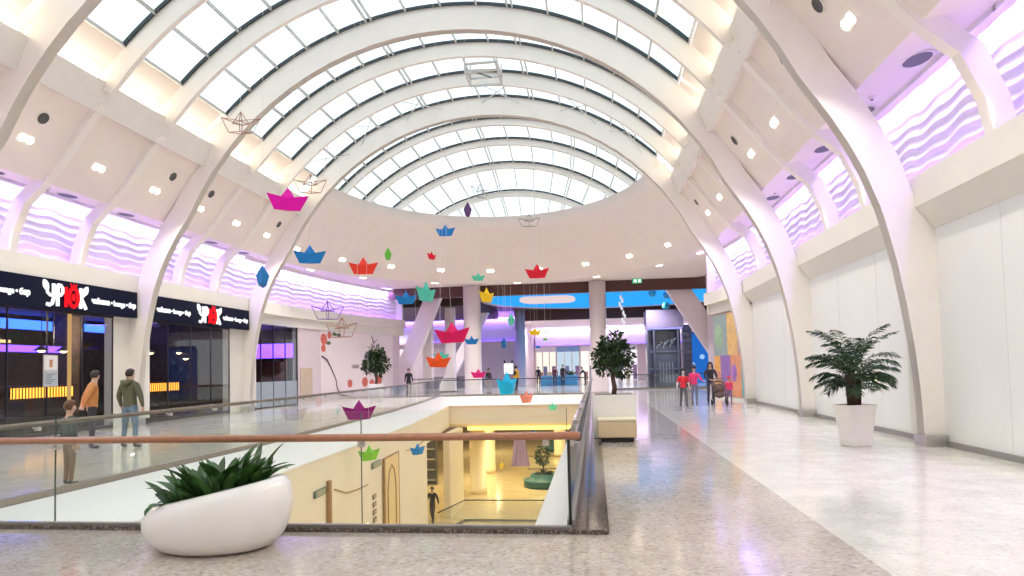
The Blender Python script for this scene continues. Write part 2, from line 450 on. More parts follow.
for fn, se, sg in ((lpt, SE_L, 1), (rpt, SE_R, -1)):
    trim(cband(fn, 0, se + .1, .36, -.35, 4.46, 5.03), pier)
    trim(cband(fn, 0, se + .1, .1, -.35, 4.0, 4.46), pier)
    rows = []; nu = int(se * 16)
    for iz in range(81):
        z = 5.0 + 2.06 * iz / 80
        rows.append([(*fn(se * j / nu, -.2 + wave_h(se * j / nu, z, 2.0)), z) for j in range(nu + 1)])
    w_ = trim(MB().grid(rows), wavem, True)
    cband(fn, 0, se - .05, .10, .04, 6.88, 6.91, 24).build('strip_light', led_v, w_)
    cband(fn, 0, se - .05, .16, .145, 6.80, 7.0, 24).build('light_shield', wavem, w_)  # same added lip, holding the strip's light to the curved wall
    cband(fn, 0, se - .05, .05, .01, 5.035, 5.05, 24).build('strip_light', led_m, w_)
    trim(cband(fn, se, se + .12, .2, -.35, 4.0, 7.06, 2), pier)

# ------------------------------------------------------------------ floors and the void
VL = [(-7.35, 6.45), (-7.35, 13.3), (-7.5, 17.5), (-7.9, 25), (-8.6, 32), (-9.3, 38.5)]
def XV(y):
    for (x0, y0), (x1, y1) in zip(VL[:-1], VL[1:]):
        if y <= y1: return x0 + (x1 - x0) * (y - y0) / (y1 - y0)
    return VL[-1][0]
VF, VR, VN = 38.5, -.26, 6.5          # far, right and near edges of the opening
fm = MB()
fm.mi = 0; fm.prism([(-16, -9), (2.15, -9), (2.15, 6.35), (-16, 6.35)], -.3, 0)
fm.prism([(.08, 6.35), (2.15, 6.35), (2.15, 44), (.08, 44)], -.3, 0)
fm.mi = 1; fm.prism([(2.15, -9), (6.7, -9), (6.7, 27.3), (6.7, 44), (2.15, 44)], -.3, 0)
fm.mi = 2; fm.prism([(-16, 6.35)] + [(-7.41, 6.35)] + [(x - .06, y) for x, y in VL[1:]] + [(-9.36, 44), (-16, 44)], -.3, 0)
fm.prism([(-9.36, VF + .06), (.08, VF + .06), (.08, 44), (-9.36, 44)], -.3, 0)
fm.prism([(-40, 44), (30, 44), (30, 90), (-40, 90)], -.3, 0)
struct(fm.build('floor', [granf, tilew, tilel]))
# dark stone kerbs around the opening
k1 = MB(); k1.box(-9.5, 6.33, 0, .09, 6.5, .045); trim(k1, grand)
k2 = MB(); k2.box(-.27, 6.5, -.3, .09, VF, .03); trim(k2, grand)
# white sloping rim and the slab edge below it
mb = MB()
top = [(VL[0][0], VN)] + VL[1:] + [(VR, VF), (VR, VN)]
def inset(p, d):
    x, y = p
    return (x + (d if x < -3 else -d), y - (d if y > 30 and p in ((VL[-1]), (VR, VF)) else 0))
low = [inset(p, .6) for p in top]
n = len(top)
mb.add([(x, y, .02) for x, y in top] + [(x, y, -.5) for x, y in low], [(i, i + 1, n + i + 1, n + i) for i in range(n - 1)])
mb.add([(x, y, -.5) for x, y in low] + [(x, y, -.54) for x, y in low] + [(x, y, -.3) for x, y in top], [(i, i + 1, n + i + 1, n + i) for i in range(n - 1)] + [(n + i, n + i + 1, 2 * n + i + 1, 2 * n + i) for i in range(n - 1)])
rim = trim(mb, rimw)
LZ = -6.2
# lower storey: floor, wall under the shop-side walkway, slab edges, ceiling, walls
struct(MB().box(-40, -2, LZ - .2, 25, 80, LZ).build('floor', lowfl))
def XW(y): return XV(y) + .56
wpts = [(XW(y), y) for y in (-1, 6.5, 13.3, 17.5, 25, 29.3)]
mb = MB(); mb.prism(wpts + [(x - .4, y) for x, y in wpts[::-1]], LZ, -.52); struct(mb.build('wall_lower_left', lowwall))
mb = MB(); e = [(XW(y), y) for y in (29.3, 32, 38.05)]; mb.prism(e + [(x - .4, y) for x, y in e[::-1]], -1.75, -.52); trim(mb, lowwall)
trim(MB().box(-9.2, 38.0, -1.62, -.7, 38.4, -.52), lowwall)
struct(MB().box(-.75, 5, LZ, -.4, 38.4, -.55).build('wall_lower_right', lowwall))
struct(MB().box(-9, 6.0, LZ, 0, 6.3, -.55).build('wall_lower_front', lowwall))
# lower ceiling and the warm cove along its edge
struct(MB().box(-40, 38.3, -1.8, 25, 80, -1.6).build('ceiling_lower', lowwall))
mb = MB(); mb.prism([(-30, 29.3), (-9.3, 29.3), (-9.6, 38.4), (-30, 38.4)], -1.8, -1.6); struct(mb.build('ceiling_lower', lowwall))
led_y = emat('amber_cove_light', (1.0, .66, .16), 2.2)
c = trim(MB().box(-7.6, 38.05, -1.98, -.9, 38.2, -1.78), led_y)
struct(MB().box(-40, 79, LZ, 25, 79.3, -1.6).build('wall_lower_back', lowwall))
struct(MB().box(-30.3, 29, LZ, -30, 79, -1.6).build('wall_lower_side', lowwall))
struct(MB().box(12, 38, LZ, 12.3, 79, -1.6).build('wall_lower_side', lowwall))
struct(MB().box(-30, 28.9, LZ, -8.2, 29.25, -1.6).build('wall_lower_partition', lowwall))
struct(MB().box(-.7, 38.4, LZ, 12, 38.7, -1.6).build('wall_lower_partition', lowwall))

# ------------------------------------------------------------------ walls of the hall
XL_, XR_ = AX - WALLW, AX + WALLW
struct(MB().box(XR_, -9, 0, XR_ + .25, Y0 + .3, 4.2).build('wall_right', white))
struct(MB().box(XL_ - .25, -9, 0, XL_, 12.95, 4.2).build('wall_left', white))
struct(MB().box(-17, -9.2, 0, 8, -9, 14.5).build('wall_back', cream))
for ya, yb in ((-1, 5.75), (6.6, 12.9), (13.72, 20.05), (20.9, 27.2)):
    struct(MB().box(XR_ - .05, ya, 0, XR_ + .01, yb, .1).build('baseboard_right', base_g))
struct(cband(rpt, TH, SE_R, 0, -.25, 0, 4.02).build('wall_right_curved', white))
struct(cband(lpt, 5.0, SE_L, 0, -.25, 0, 4.02).build('wall_left_curved', pinkw))
# service doors and hoarding joints on the long wall
seam = mat('hoarding_joint', (.77, .76, .735), .6)
for yy in (8.7, 11.0, 15.6, 17.9, 23.0, 25.0):
    trim(MB().box(XR_ - .006, yy, .1, XR_, yy + .012, 4.05), seam)
# ------------------------------------------------------------------ shop fronts on the left
navy = mat('navy_sign_board', (.004, .006, .022), .6, var=.1, spec=.12)
signw = emat('white_sign_letters', (1, 1, 1), 1.15)
signr = emat('red_sign_letters', (.85, .012, .02), 1.05)
blackm = mat('black_paint', (.012, .012, .014), .45, var=.2)
dwall = mat('dark_interior_wall', (.06, .042, .04), .6, var=.4)
dwood = mat('dark_interior_wood', (.09, .05, .03), .5, var=.25, scale=12)
led_b = emat('blue_strip_light', (.03, .10, 1.0), 5)
led_p = emat('purple_strip_light', (.16, .05, 1.0), 5)
led_o = emat('amber_bar_light', (1.0, .36, .04), 3.2)
led_g = emat('warm_lamp_glow', (1.0, .66, .30), 7)
screenm = emat('lit_screen', (.55, .62, .75), .8)
SX = XL_
def shopfront(y0, y1, door=None):
    global nwin
    nwin += 1
    w = struct(MB().box(SX - .012, y0, .08, SX, y1, 3.62).build('window_%d' % nwin, shopglass))
    f = MB(); n = max(2, round((y1 - y0) / 1.35))
    for i in range(n + 1):
        y = y0 + (y1 - y0) * i / n; f.box(SX - .03, y - .012, 0, SX + .02, y + .012, 3.62)
    f.box(SX - .04, y0, 0, SX + .03, y1, .09); f.box(SX - .04, y0, 3.56, SX + .03, y1, 3.66)
    f.build('window_frame', metal_d, w)
    return w
shopfront(13.0, 19.42); shopfront(20.82, 26.25)
for ya, yb in ((19.42, 20.12), (26.25, 27.3)):
    struct(MB().box(SX - .3, ya, 0, SX + .03, yb, 4.05).build('wall_left_pier', pier))
struct(MB().box(SX - .3, 12.95, 3.62, SX, 27.3, 4.2).build('wall_left_header', pier))
# the room behind the glass
struct(MB().box(-22.2, 12.7, 0, -22, 33.5, 4.0).build('wall_shop_back', dwall))
struct(MB().box(-22, 12.5, 0, SX, 12.7, 4.0).build('wall_shop_side', dwall))
struct(MB().box(-22, 27.0, 0, -16.2, 27.2, 4.0).build('wall_shop_side', dwall))
struct(MB().box(-22, 32.6, 0, -15.9, 32.8, 4.0).build('wall_shop_side', dwall))
struct(MB().box(-22.2, 12.5, 3.95, SX - .3, 33.5, 4.15).build('ceiling_shop', dwall))
struct(MB().box(-22.2, 12.5, -.25, -16, 33.5, .004).build('floor_shop', mat('dark_shop_floor', (.10, .075, .06), .25, var=.2)))

def stroke_letters(parent):
    """the lounge's display lettering: drawn strokes in the local (y,z) plane, x toward the viewer"""
    def T(pts, r, nm, m): MB().tube([(0, a, b) for a, b in pts], r, 8).build(nm, m, parent, True)
    # U-shaped cyrillic letter with a leaf on its arm
    def leaf(c, ang, L, W, nm):
        mb = MB(); n = 12; pts = []
        for i in range(n + 1):
            t = i / n; w = W * math.sin(PI * t) ** .8
            pts.append((t * L, w))
        poly = [(x, w) for x, w in pts] + [(x, -w) for x, w in pts[::-1][1:-1]]
        ca, sa = math.cos(ang), math.sin(ang)
        P = [(c[0] + x * ca - w * sa, c[1] + x * sa + w * ca) for x, w in poly]; k = len(P)
        mb.add([(-.03, a, b) for a, b in P] + [(.04, a, b) for a, b in P], [tuple(range(k)), tuple(range(k, 2 * k))[::-1]] + [(i, (i + 1) % k, k + (i + 1) % k, k + i) for i in range(k)])
        mb.build(nm, signw, parent)
    T([(-.62, .16), (-.58, .02), (-.50, -.04), (-.40, -.02)], .042, 'letter', signw)
    T([(-.38, .26), (-.38, -.12), (-.43, -.25), (-.52, -.29), (-.60, -.27)], .05, 'letter', signw)
    leaf((-.58, .06), 2.0, .30, .075, 'leaf')
    T([(-.24, -.30), (-.24, .24)], .05, 'letter', signw)
    T([(-.24, .24), (-.13, .24), (-.07, .17), (-.07, .06), (-.13, -.01), (-.24, -.01)], .045, 'letter', signw)
    T([(.05, -.30), (.05, .22)], .05, 'letter', signr)
    T([(.05, -.03), (.16, -.03)], .045, 'letter', signr)
    ring = [(.32 + .165 * math.cos(2 * PI * i / 20), -.03 + .24 * math.sin(2 * PI * i / 20)) for i in range(20)]
    MB().tube([(0, a, b) for a, b in ring], .055, 8, closed=True).build('letter', signr, parent, True)
    MB().ball((0, .32, -.03), .09, 10, 8, (.4, .75, 1.2)).build('fruit_stone', signr, parent, True)
    cr = MB()
    for a in (-.09, 0, .09): cr.tube([(0, .32 + a * .5, .2), (0, .32 + a * 1.3, .34)], [.04, .012], 6)
    cr.build('fruit_crown', signr, parent)
    T([(.58, -.30), (.58, .24)], .05, 'letter', signw)
    T([(.58, -.04), (.68, .05), (.73, .12)], .042, 'letter', signw)
    T([(.60, -.03), (.70, -.18), (.78, -.30)], .05, 'letter', signw)
    leaf((.69, .04), 1.12, .30, .075, 'leaf')
LINE = '\u0447\u0430\u0439\u0445\u0430\u043d\u0430 \u2022 lounge \u2022 \u0431\u0430\u0440'
def shop_sign(y0, y1, label):
    t = thing('shop_sign', label, 'sign', (SX + .42, (y0 + y1) / 2, 4.02))
    h = (y1 - y0) / 2
    bevel(MB().box(-.2, -h, -.43, 0, h, .43).build('sign_board', navy, t), .01)
    e = bpy.data.objects.new('logo', None); COL.objects.link(e); e.parent = t; e.location = (.06, .12, 0); e.scale = (.8, 1.02, 1.12)
    stroke_letters(e)
    for yy in (-1.95, 2.15):
        text_obj('lettering', LINE, .235, signw, t, Matrix.Translation((.015, yy, -.05)) @ ON_LEFT @ Matrix.Diagonal((.80, 1, 1, 1)), .012)
    return t
shop_sign(13.6, 20.02, 'long navy shop sign over the glass front nearest the frame edge, white and red letters')
shop_sign(20.62, 27.15, 'smaller looking navy shop sign over the second glass front, between two white columns')

# furniture and lamps behind the glass
def bar_counter(y0, y1, x, label):
    t = thing('bar_counter', label, 'bar counter', (x, (y0 + y1) / 2, 0)); h = (y1 - y0) / 2
    bevel(MB().box(-.3, -h, .08, .26, h, 1.02).build('body', dwood, t), .01)
    bevel(MB().box(-.38, -h - .05, 1.36, .38, h + .05, 1.42).build('counter_top', dwood, t), .01)
    p = MB().box(.262, -h + .02, 1.0, .275, h - .02, 1.34).build('amber_panel', led_o, t); p['label'] = 'glowing amber slatted panel'
    s = MB()
    n = int(h * 2 / .12)
    for i in range(n): s.box(.276, -h + .05 + i * .12, 1.0, .30, -h + .075 + i * .12, 1.34)
    s.build('slat', dwood, p)
    MB().box(-.34, -h, .02, .2, h, .08).build('plinth', blackm, t)
bar_counter(18.4, 20.9, -18.6, 'amber lit bar counter inside the lounge, behind the person in the orange jacket')
bar_counter(24.2, 26.8, -18.6, 'amber lit bar counter seen through the second glass front')
def pendant(x, y, z, label):
    t = thing('pendant_lamp', label, 'lamp', (x, y, z))
    MB().lathe([(.02, .16), (.07, .14), (.22, .02), (.24, 0), (.22, .0), (.06, .12)], 16).build('lamp_shade', steel, t, True)
    MB().ball((0, 0, .0), .075, 10, 8, (1.4, 1.4, .8)).build('bulb', led_g, t, True)
    MB().tube([(0, 0, .15), (0, 0, 3.95 - z)], .012, 6).build('cord', blackm, t)
pendant(-18.3, 24.9, 2.6, 'warm pendant lamp in the second glass front, above the counter, nearer the column')
pendant(-18.3, 27.5 - .75, 2.65, 'warm pendant lamp in the second glass front, second from the column')
pendant(-17.2, 25.6, 2.35, 'low warm pendant lamp over the door side of the second glass front')
pendant(-18.0, 19.2, 2.55, 'warm pendant lamp in the first glass front, over the amber bar')
pendant(-18.0, 20.4 - .3, 2.55, 'warm pendant lamp in the first glass front, beside the gold post')
def strip(y0, y1, x, z, m, label, h=.16):
    t = thing('hanging_strip_light', label, 'strip light', (x, (y0 + y1) / 2, z)); q = (y1 - y0) / 2
    MB().box(0, -q, 0, .08, q, h).build('glowing_tube', m, t); MB().box(-.05, -q - .03, -.03, 0, q + .03, h + .03).build('backing', metal_d, t)
    for yy in (-q * .8, q * .8): MB().box(-.04, yy - .02, h, -.02, yy + .02, 3.95 - z).build('hanger', metal_d, t)
strip(13.2, 18.6, -20.5, 3.35, led_b, 'blue glowing strip high inside the first glass front', .3)
strip(18.9, 23.5, -20.6, 3.45, led_b, 'blue glowing strip high behind the amber bar', .34)
strip(18.6, 21.3, -19.2, 2.55, led_p, 'purple glowing strip behind the person in the orange jacket', .22)
strip(13.4, 17.0, -21.2, 2.2, led_p, 'purple glowing strip low at the frame edge of the lounge', .3)
strip(23.8, 26.8, -20.4, 3.5, led_b, 'blue glowing strip in the second glass front below the sign', .3)
strip(20.0, 20.9, -20.9, 2.95, emat('gold_band_light', (1, .6, .25), 1.6), 'thin gold lit band behind the gold post', .1)
g = MB().box(-16.9, 19.62 - .6, 0, -16.82, 19.70 - .6, 3.9); tag(g.build('gold_post', emat('gold_post_glow', (1, .55, .2), .7)), 'slim gold lit post inside the first glass front', 'post')
t = thing('poster', 'framed white menu poster on the first shop window', 'poster', (SX + .03, 16.93, 1.85))
MB().box(0, -.26, -.46, .02, .26, .46).build('frame', steel, t)
p = MB().box(.021, -.23, .03, .026, .23, .43).build('sheet', mat('poster_white', (.75, .74, .72), .6), t)
MB().box(.0265, -.05, .1, .029, .06, .32).build('picture', mat('poster_orange', (.5, .25, .12), .6), p)
p = MB().box(.021, -.23, -.43, .026, .23, -.0).build('sheet', mat('poster_grey', (.45, .50, .52), .6), t)
pp = MB()
for i in range(6): pp.box(.0265, -.18, -.38 + i * .055, .029, .02 + .15 * ((i * 7) % 3) / 2, -.36 + i * .055)
pp.build('printed_line', mat('print_dark', (.10, .11, .12), .6), p)
chair_m = mat('dark_chair_leather', (.06, .045, .04), .5, var=.2)
def lounge_chair():
    t = thing('lounge_chair', 'x', 'chair')
    bevel(MB().box(-.24, -.24, .42, .24, .24, .5).build('seat', chair_m, t), .03)
    bevel(MB().box(-.26, -.24, .5, -.19, .24, .95).build('backrest', chair_m, t), .03)
    for sx in (-1, 1):
        for sy in (-1, 1): MB().tube([(sx * .19, sy * .19, .42), (sx * .23, sy * .23, .005)], [.022, .014], 6).build('leg', dwood, t)
    return t
def cafe_table():
    t = thing('cafe_table', 'x', 'table')
    MB().lathe([(0.001, .72), (.4, .72), (.41, .735), (.4, .75), (0.001, .75)], 20).build('table_top', dwood, t)
    MB().tube([(0, 0, .02), (0, 0, .72)], .035, 8).build('column', metal_d, t)
    MB().lathe([(.25, .005), (.24, .025), (.04, .04)], 16).build('base', metal_d, t)
    return t
ch0 = None; tb0 = None
tabs = [(-16.7, 14.6, 'at the frame edge'), (-16.8, 16.2, 'below the window poster'), (-17.0, 22.4, 'near the pillar of the second front')]
for i, (x, y, w_) in enumerate(tabs):
    tb = cafe_table() if tb0 is None else copy_tree(tb0); tb0 = tb0 or tb
    tb.location = (x, y, .004); tb['label'] = 'dark round cafe table inside the shop window ' + w_; tb['group'] = 'cafe tables behind the shop glass'
    for k, (dx, dy, rz) in enumerate(((-.62, 0, 0), (0, .68, -PI / 2))):
        c = lounge_chair() if ch0 is None else copy_tree(ch0); ch0 = ch0 or c
        c.location = (x + dx, y + dy, .004); c.rotation_euler.z = rz
        c['label'] = 'dark cafe chair ' + w_ + (', back toward the room' if k == 0 else ', beyond its table'); c['group'] = 'cafe chairs behind the shop glass'
for i, (x, y) in enumerate(((-19.4, 17.4), (-19.6, 22.0), (-20.6, 26.3))):
    struct(MB().box(x - .3, y - .3, 0, x + .3, y + .3, 3.95).build('pillar_shop', mat('shop_pillar_%d' % i, (.16, .11, .085), .5, var=.3, scale=5)))
for i, (y, z, w_) in enumerate(((14.6, 2.9, 'at the frame edge'), (18.3, 3.1, 'beside the window poster'), (22.6, 3.0, 'behind the pillar of the second front'))):
    t = thing('hanging_globe_lamp', 'small warm globe lamp deep inside the lounge ' + w_, 'lamp', (-20.0, y, z))
    MB().ball((0, 0, 0), .1, 12, 8).build('globe', led_g, t, True); MB().tube([(0, 0, .1), (0, 0, 3.94 - z)], .01, 5).build('cord', blackm, t)
t = thing('drinks_fridge', 'tall dark cabinet inside the second glass front', 'cabinet', (-18.0, 23.2, .004))
bevel(MB().box(-.35, -.5, 0, .33, .5, 2.0).build('body', blackm, t), .02)
MB().box(.331, -.45, .15, .35, -.02, 1.9).build('door', mat('grey_cabinet_door', (.14, .15, .18), .3), t)
MB().box(.331, .02, .15, .35, .45, 1.9).build('door', mat('grey_cabinet_door2', (.18, .19, .23), .3), t)
t = thing('wall_screen', 'glowing rectangular screen on the back wall of the lounge', 'screen', (-21.9, 20.2, 2.0))
MB().box(0, -.6, -.4, .06, .6, .4).build('bezel', blackm, t); MB().box(.061, -.55, -.35, .066, .55, .35).build('screen_panel', screenm, t)

# curved front beyond: dark window, pier, mural
nwin += 1
w_ = struct(cband(lpt, .5, 4.9, .0, -.015, .05, 4.0).build('window_%d' % nwin, shopglass))
fb = MB()
for s_ in (.5, 1.6, 2.7, 3.8, 4.88):
    x, y = lpt(s_, .01); fb.box(x - .03, y - .015, 0, x + .02, y + .015, 4.0)
fb.build('window_frame', metal_d, w_)
cband(lpt, .5, 4.9, .012, .002, .05, 1.25).build('frosted_film', mat('frosted_blue_film', (.34, .40, .46), .6), w_)
strip(15.7, 21.5, 0, 2.45, led_p, 'violet glowing band behind the curved dark window past the second sign', .75)
o_ = bpy.data.objects['hanging_strip_light'] if False else [o for o in COL.objects if o.get('label', '').startswith('violet glowing band behind')][0]
o_.location = (-18.6, 32.4, 2.45); o_.rotation_euler.z = -PI / 2
strip(28.0, 32.0, -20.6, 3.5, led_b, 'blue glowing band high behind the curved dark window', .12)
tag(MB().box(-21.3, 32.2, .005, -16.0, 32.35, 2.3).build('room_divider', mat('dark_red_panel', (.20, .045, .035), .6)), 'dark red partition panel behind the curved dark window', 'partition')
bd = cband(lpt, 5.15, 6.3, .03, .005, .3, 1.9).build('notice_board', mat('beige_board', (.55, .46, .34), .6), None)
tag(bd, 'beige notice panel on the white pier beside the curved dark window', 'board')
# floral mural
mu = cband(lpt, 7.1, 14.3, .03, .004, .12, 3.98, 24).build('wall_mural', mat('pink_white_mural', (.82, .74, .76), .5, var=.02), None)
tag(mu, 'white floral mural with a dark ribbon on the curved wall behind the tree', 'mural')
def mp(s_, z, o=.045): x, y = lpt(s_, o); return (x, y, z)
ribm = mat('mural_ribbon', (.16, .10, .13), .5)
rosem = mat('mural_rose', (.60, .14, .10), .5, var=.3, scale=14)
MB().tube([mp(7.2, 2.55), mp(7.7, 2.35), mp(8.1, 1.9), mp(8.6, 1.2), mp(8.7, .7), mp(9.1, .3), mp(10.0, .2)], [.05, .06, .035, .03, .03, .05, .02], 6).build('ribbon', ribm, mu, True)
MB().tube([mp(12.2, 3.9), mp(12.4, 3.4), mp(12.8, 3.7)], [.02, .05, .01], 6).build('ribbon', ribm, mu, True)
def wdisc(mb, s_, z, r_, o=.04, sq=1.0, n=14, fn=lpt):
    x0, y0 = fn(s_ - .1); x1, y1 = fn(s_ + .1); t_ = Vector((x1 - x0, y1 - y0, 0)).normalized(); nn = Vector((t_.y, -t_.x, 0)); nn = nn if nn.x * (AX - x0) > 0 else -nn; c = Vector((*fn(s_), z)) + nn * o
    P = [c + t_ * r_ * sq * math.cos(2 * PI * i / n) + Vector((0, 0, r_ * math.sin(2 * PI * i / n))) for i in range(n)]
    mb.add([p - nn * .03 for p in P] + P + [c + nn * r_ * .12], [(i, (i + 1) % n, n + (i + 1) % n, n + i) for i in range(n)] + [(n + i, n + (i + 1) % n, 2 * n) for i in range(n)])
for s_, z, r_ in ((7.45, 3.5, .34), (8.0, 3.75, .22), (10.0, .95, .26), (11.5, 1.0, .32), (12.9, 1.1, .32), (12.2, .9, .28), (7.4, 3.0, .24)):
    fl = MB()
    for k in range(8):
        a = 2 * PI * k / 8; wdisc(fl, s_ + r_ * .55 * math.cos(a), z + r_ * .55 * math.sin(a), r_ * .42, .035 + .004 * (k % 2))
    wdisc(fl, s_, z, r_ * .4, .055)
    fl.build('painted_flower', rosem, mu)
mat('mural_leaf', (.10, .13, .05), .5)
for s_, z in ((8.5, 3.82), (8.95, 3.78), (7.9, 3.3)):
    fl = MB(); wdisc(fl, s_, z, .11, .035, 2.2); fl.build('painted_leaf', MATS['mural_leaf'], mu)
text_obj('lettering', 'GOOD', .3, ribm, mu, Matrix.Translation(mp(10.35, 1.95, .06)) @ Matrix.Rotation(-.42, 4, 'Z') @ ON_LEFT, .004).name = 'lettering'

# ------------------------------------------------------------------ colourful mural on the right, under the curved ledge
mr = cband(rpt, .6, 4.95, .03, .004, .12, 3.98, 20).build('wall_mural', mat('mural_ground_right', (.50, .32, .30), .5), None)
tag(mr, 'tall colour block mural on the wall past the third white column, behind the stroller', 'mural')
blocks = [(.7, 2.1, 2.0, 3.9, (.52, .28, .30)), (2.1, 3.3, 2.0, 3.9, (.72, .47, .16)), (3.3, 4.9, 2.0, 3.9, (.28, .36, .35)), (.7, 1.7, .15, 2.0, (.14, .42, .44)), (1.7, 3.0, .15, 2.0, (.70, .30, .14)), (3.0, 4.2, .15, 2.0, (.26, .14, .42)), (4.2, 4.9, .15, 2.0, (.78, .40, .10))]
for i, (a, b, z0, z1, c_) in enumerate(blocks):
    cband(rpt, a, b, .036, .031, z0, z1, 6).build('painted_block', mat('mural_block_%d' % i, c_, .5, var=.15, scale=3), mr)
for s_, z, r_, c_ in ((1.4, 2.4, .4, (.75, .22, .25)), (2.6, 1.2, .4, (.30, .14, .45)), (4.3, 2.9, .55, (.30, .46, .28)), (1.2, 1.1, .35, (.75, .4, .3)), (4.5, 1.0, .3, (.6, .25, .2))):
    fl = MB(); wdisc(fl, s_, z, r_, .042, .8, 20, rpt); fl.build('painted_shape', mat('mural_shape%d' % int(s_ * 10), c_, .5, var=.2, scale=4), mr)
# ------------------------------------------------------------------ glass balustrades
edge_g = mat('green_glass_edge', (.05, .09, .075), .2)
def railing(name, label, pts, plen, ztop, z0, rail_m, rail_r, rail_side, ends=True, rail_z=None, grp=None, bracket=True):
    """glass panels along a polyline with base shoe, handrail and brackets"""
    t = thing(name, label, 'railing', (pts[0][0], pts[0][1], 0), 0, grp)
    O = Vector((pts[0][0], pts[0][1])); P = [Vector(p) - O for p in pts]
    rz = rail_z or ztop
    shoe = MB(); rail = []
    for a, b in zip(P[:-1], P[1:]):
        d = (b - a); L = d.length; d.normalize(); nrm = Vector((-d.y, d.x)) * rail_side; n = max(1, round(L / plen))
        ang = math.atan2(d.y, d.x); mid = (a + b) / 2
        shoe.cbox((mid.x, mid.y, z0 / 2 + .03), (L, .07, z0 + .06), ang)
        for i in range(n):
            c = a + d * (L * (i + .5) / n)
            MB().cbox((c.x, c.y, (ztop + z0) / 2), (L / n - .012, .016, ztop - z0), ang).build('glass_panel', railglass, t)
            if bracket:
                q = a + d * (L * i / n) if i else a + d * .1
                mb = MB(); mb.cbox((q.x + nrm.x * .02, q.y + nrm.y * .02, rz - .06), (.05, .06, .05), ang)
                mb.tube([(q.x + nrm.x * .03, q.y + nrm.y * .03, rz - .06), (q.x + nrm.x * .09, q.y + nrm.y * .09, rz - .05), (q.x + nrm.x * .1, q.y + nrm.y * .1, rz)], .01, 6)
                mb.build('bracket', steel, t)
        rail += [(a.x + nrm.x * .1, a.y + nrm.y * .1, rz)] + ([(b.x + nrm.x * .1, b.y + nrm.y * .1, rz)] if b is P[-1] else [])
    shoe.build('base_channel', base_g, t)
    MB().tube(rail, rail_r, 12).build('handrail', rail_m, t, True)
    return t
oldrail = mat('bronze_handrail', (.20, .165, .125), .35, .6, var=.1)
t = thing('glass_railing', 'front glass railing with a round brown wooden handrail along the near edge of the opening', 'railing', (0, 6.42, 0))
for xa, xb in ((-9.4, -5.835), (-5.82, -2.385), (-2.37, -.29)):
    MB().box(xa, -.008, .07, xb, .008, 1.2).build('glass_panel', railglass, t)
    MB().box(xb - .004, -.009, .07, xb + .002, .009, 1.2).build('glass_edge', edge_g, t)
MB().tube([(-9.4, -.1, .945), (-.165, -.1, .945)], .038, 16).build('handrail', wood, t, True)
MB().box(-9.4, -.03, .0, -.27, .03, .06).build('base_channel', base_g, t)
for x in (-8.0, -5.82, -4.1 + 1.72, -.5):
    mb = MB(); mb.box(x - .03, -.035, .84, x + .03, .02, .9); mb.tube([(x, -.03, .87), (x, -.1, .88), (x, -.1, .93)], .011, 6); mb.build('bracket', steel, t)
railing('glass_railing', 'glass railing on the shop side of the opening, bronze rail on top, before the child', [(x - .06, y + .06) for x, y in VL], 1.25, 1.0, .05, oldrail, .035, 1)
t = railing('glass_railing', 'glass railing running away beside the dark stone kerb and the box planter', [(VR - .02, VN), (VR - .02, VF)], 2.65, .95, .04, metal_d, .028, -1, rail_z=.9)
MB().box(-.012, -.012, .0, .012, .012, .97).build('end_trim', blackm, t)
railing('glass_railing', 'far glass railing crossing the back edge of the opening', [(-9.2, VF + .06), (VR - .12, VF + .06)], 1.5, 1.0, .05, metal_d, .03, 1)
# ------------------------------------------------------------------ light fittings on the vault
trimw = mat('white_fitting', (.80, .78, .74), .4)
bulb = emat('downlight_bulb', (1.0, .86, .66), 9)
def frame_at(o, pos, n, t):
    n = Vector(n).normalized(); t = Vector(t).normalized(); u = t.cross(n).normalized()
    o.matrix_world = Matrix(((u.x, t.x, n.x, pos[0]), (u.y, t.y, n.y, pos[1]), (u.z, t.z, n.z, pos[2]), (0, 0, 0, 1)))
def make_downlight():
    t = thing('twin_downlight', 'x', 'ceiling light')
    MB().box(-.13, -.24, -.02, .13, .24, .012).build('trim_plate', trimw, t)
    for k in (-1, 1):
        MB().lathe([(.085, .012), (.095, .03), (.08, .045)], 14, (0, k * .115, 0)).build('bulb', bulb, t, True)
    return t
def make_speaker():
    t = thing('ceiling_speaker', 'x', 'speaker')
    MB().lathe([(.15, -.01), (.15, .025), (.12, .03), (.115, .012), (0.001, .02)], 18).build('speaker_grille', mat('speaker_grey', (.10, .10, .10), .6) if 'speaker_grey' not in MATS else MATS['speaker_grey'], t, True)
    MB().lathe([(.15, .0), (.175, .0), (.175, .02), (.152, .03)], 18, cap=False).build('rim', trimw, t, True)
    return t
def make_vent():
    t = thing('air_vent', 'x', 'vent')
    MB().lathe([(.34, .0), (.36, .012), (.32, .03), (.30, .008), (.001, .006)], 24, sx=.75).build('rim', trimw, t, True)
    MB().lathe([(.30, .010), (.285, .022), (.001, .022)], 24, sx=.75).build('grille', MATS['speaker_grey'], t)
    return t
def make_detector():
    t = thing('smoke_detector', 'x', 'smoke detector')
    MB().lathe([(.075, -.005), (.075, .02), (.05, .05), (.02, .07), (.001, .07)], 14).build('body', trimw, t, True)
    MB().lathe([(.03, .062), (.024, .085), (.001, .086)], 10).build('sensor', MATS['speaker_grey'], t)
    return t
def on_panel(w, sgn):
    """point and inward normal of the ceiling panel at half width w"""
    P_ = PANEL + [(11.3, 7.06)]
    for (w0, z0), (w1, z1) in zip(P_[:-1], P_[1:]):
        if w0 <= w <= w1:
            t = (w - w0) / (w1 - w0); d = Vector((w1 - w0, z1 - z0)).normalized()
            n = Vector((-abs(d.y) if z1 < z0 else 0.03, -d.x))
            return w0 + (w1 - w0) * t, z0 + (z1 - z0) * t, n
protos = {}
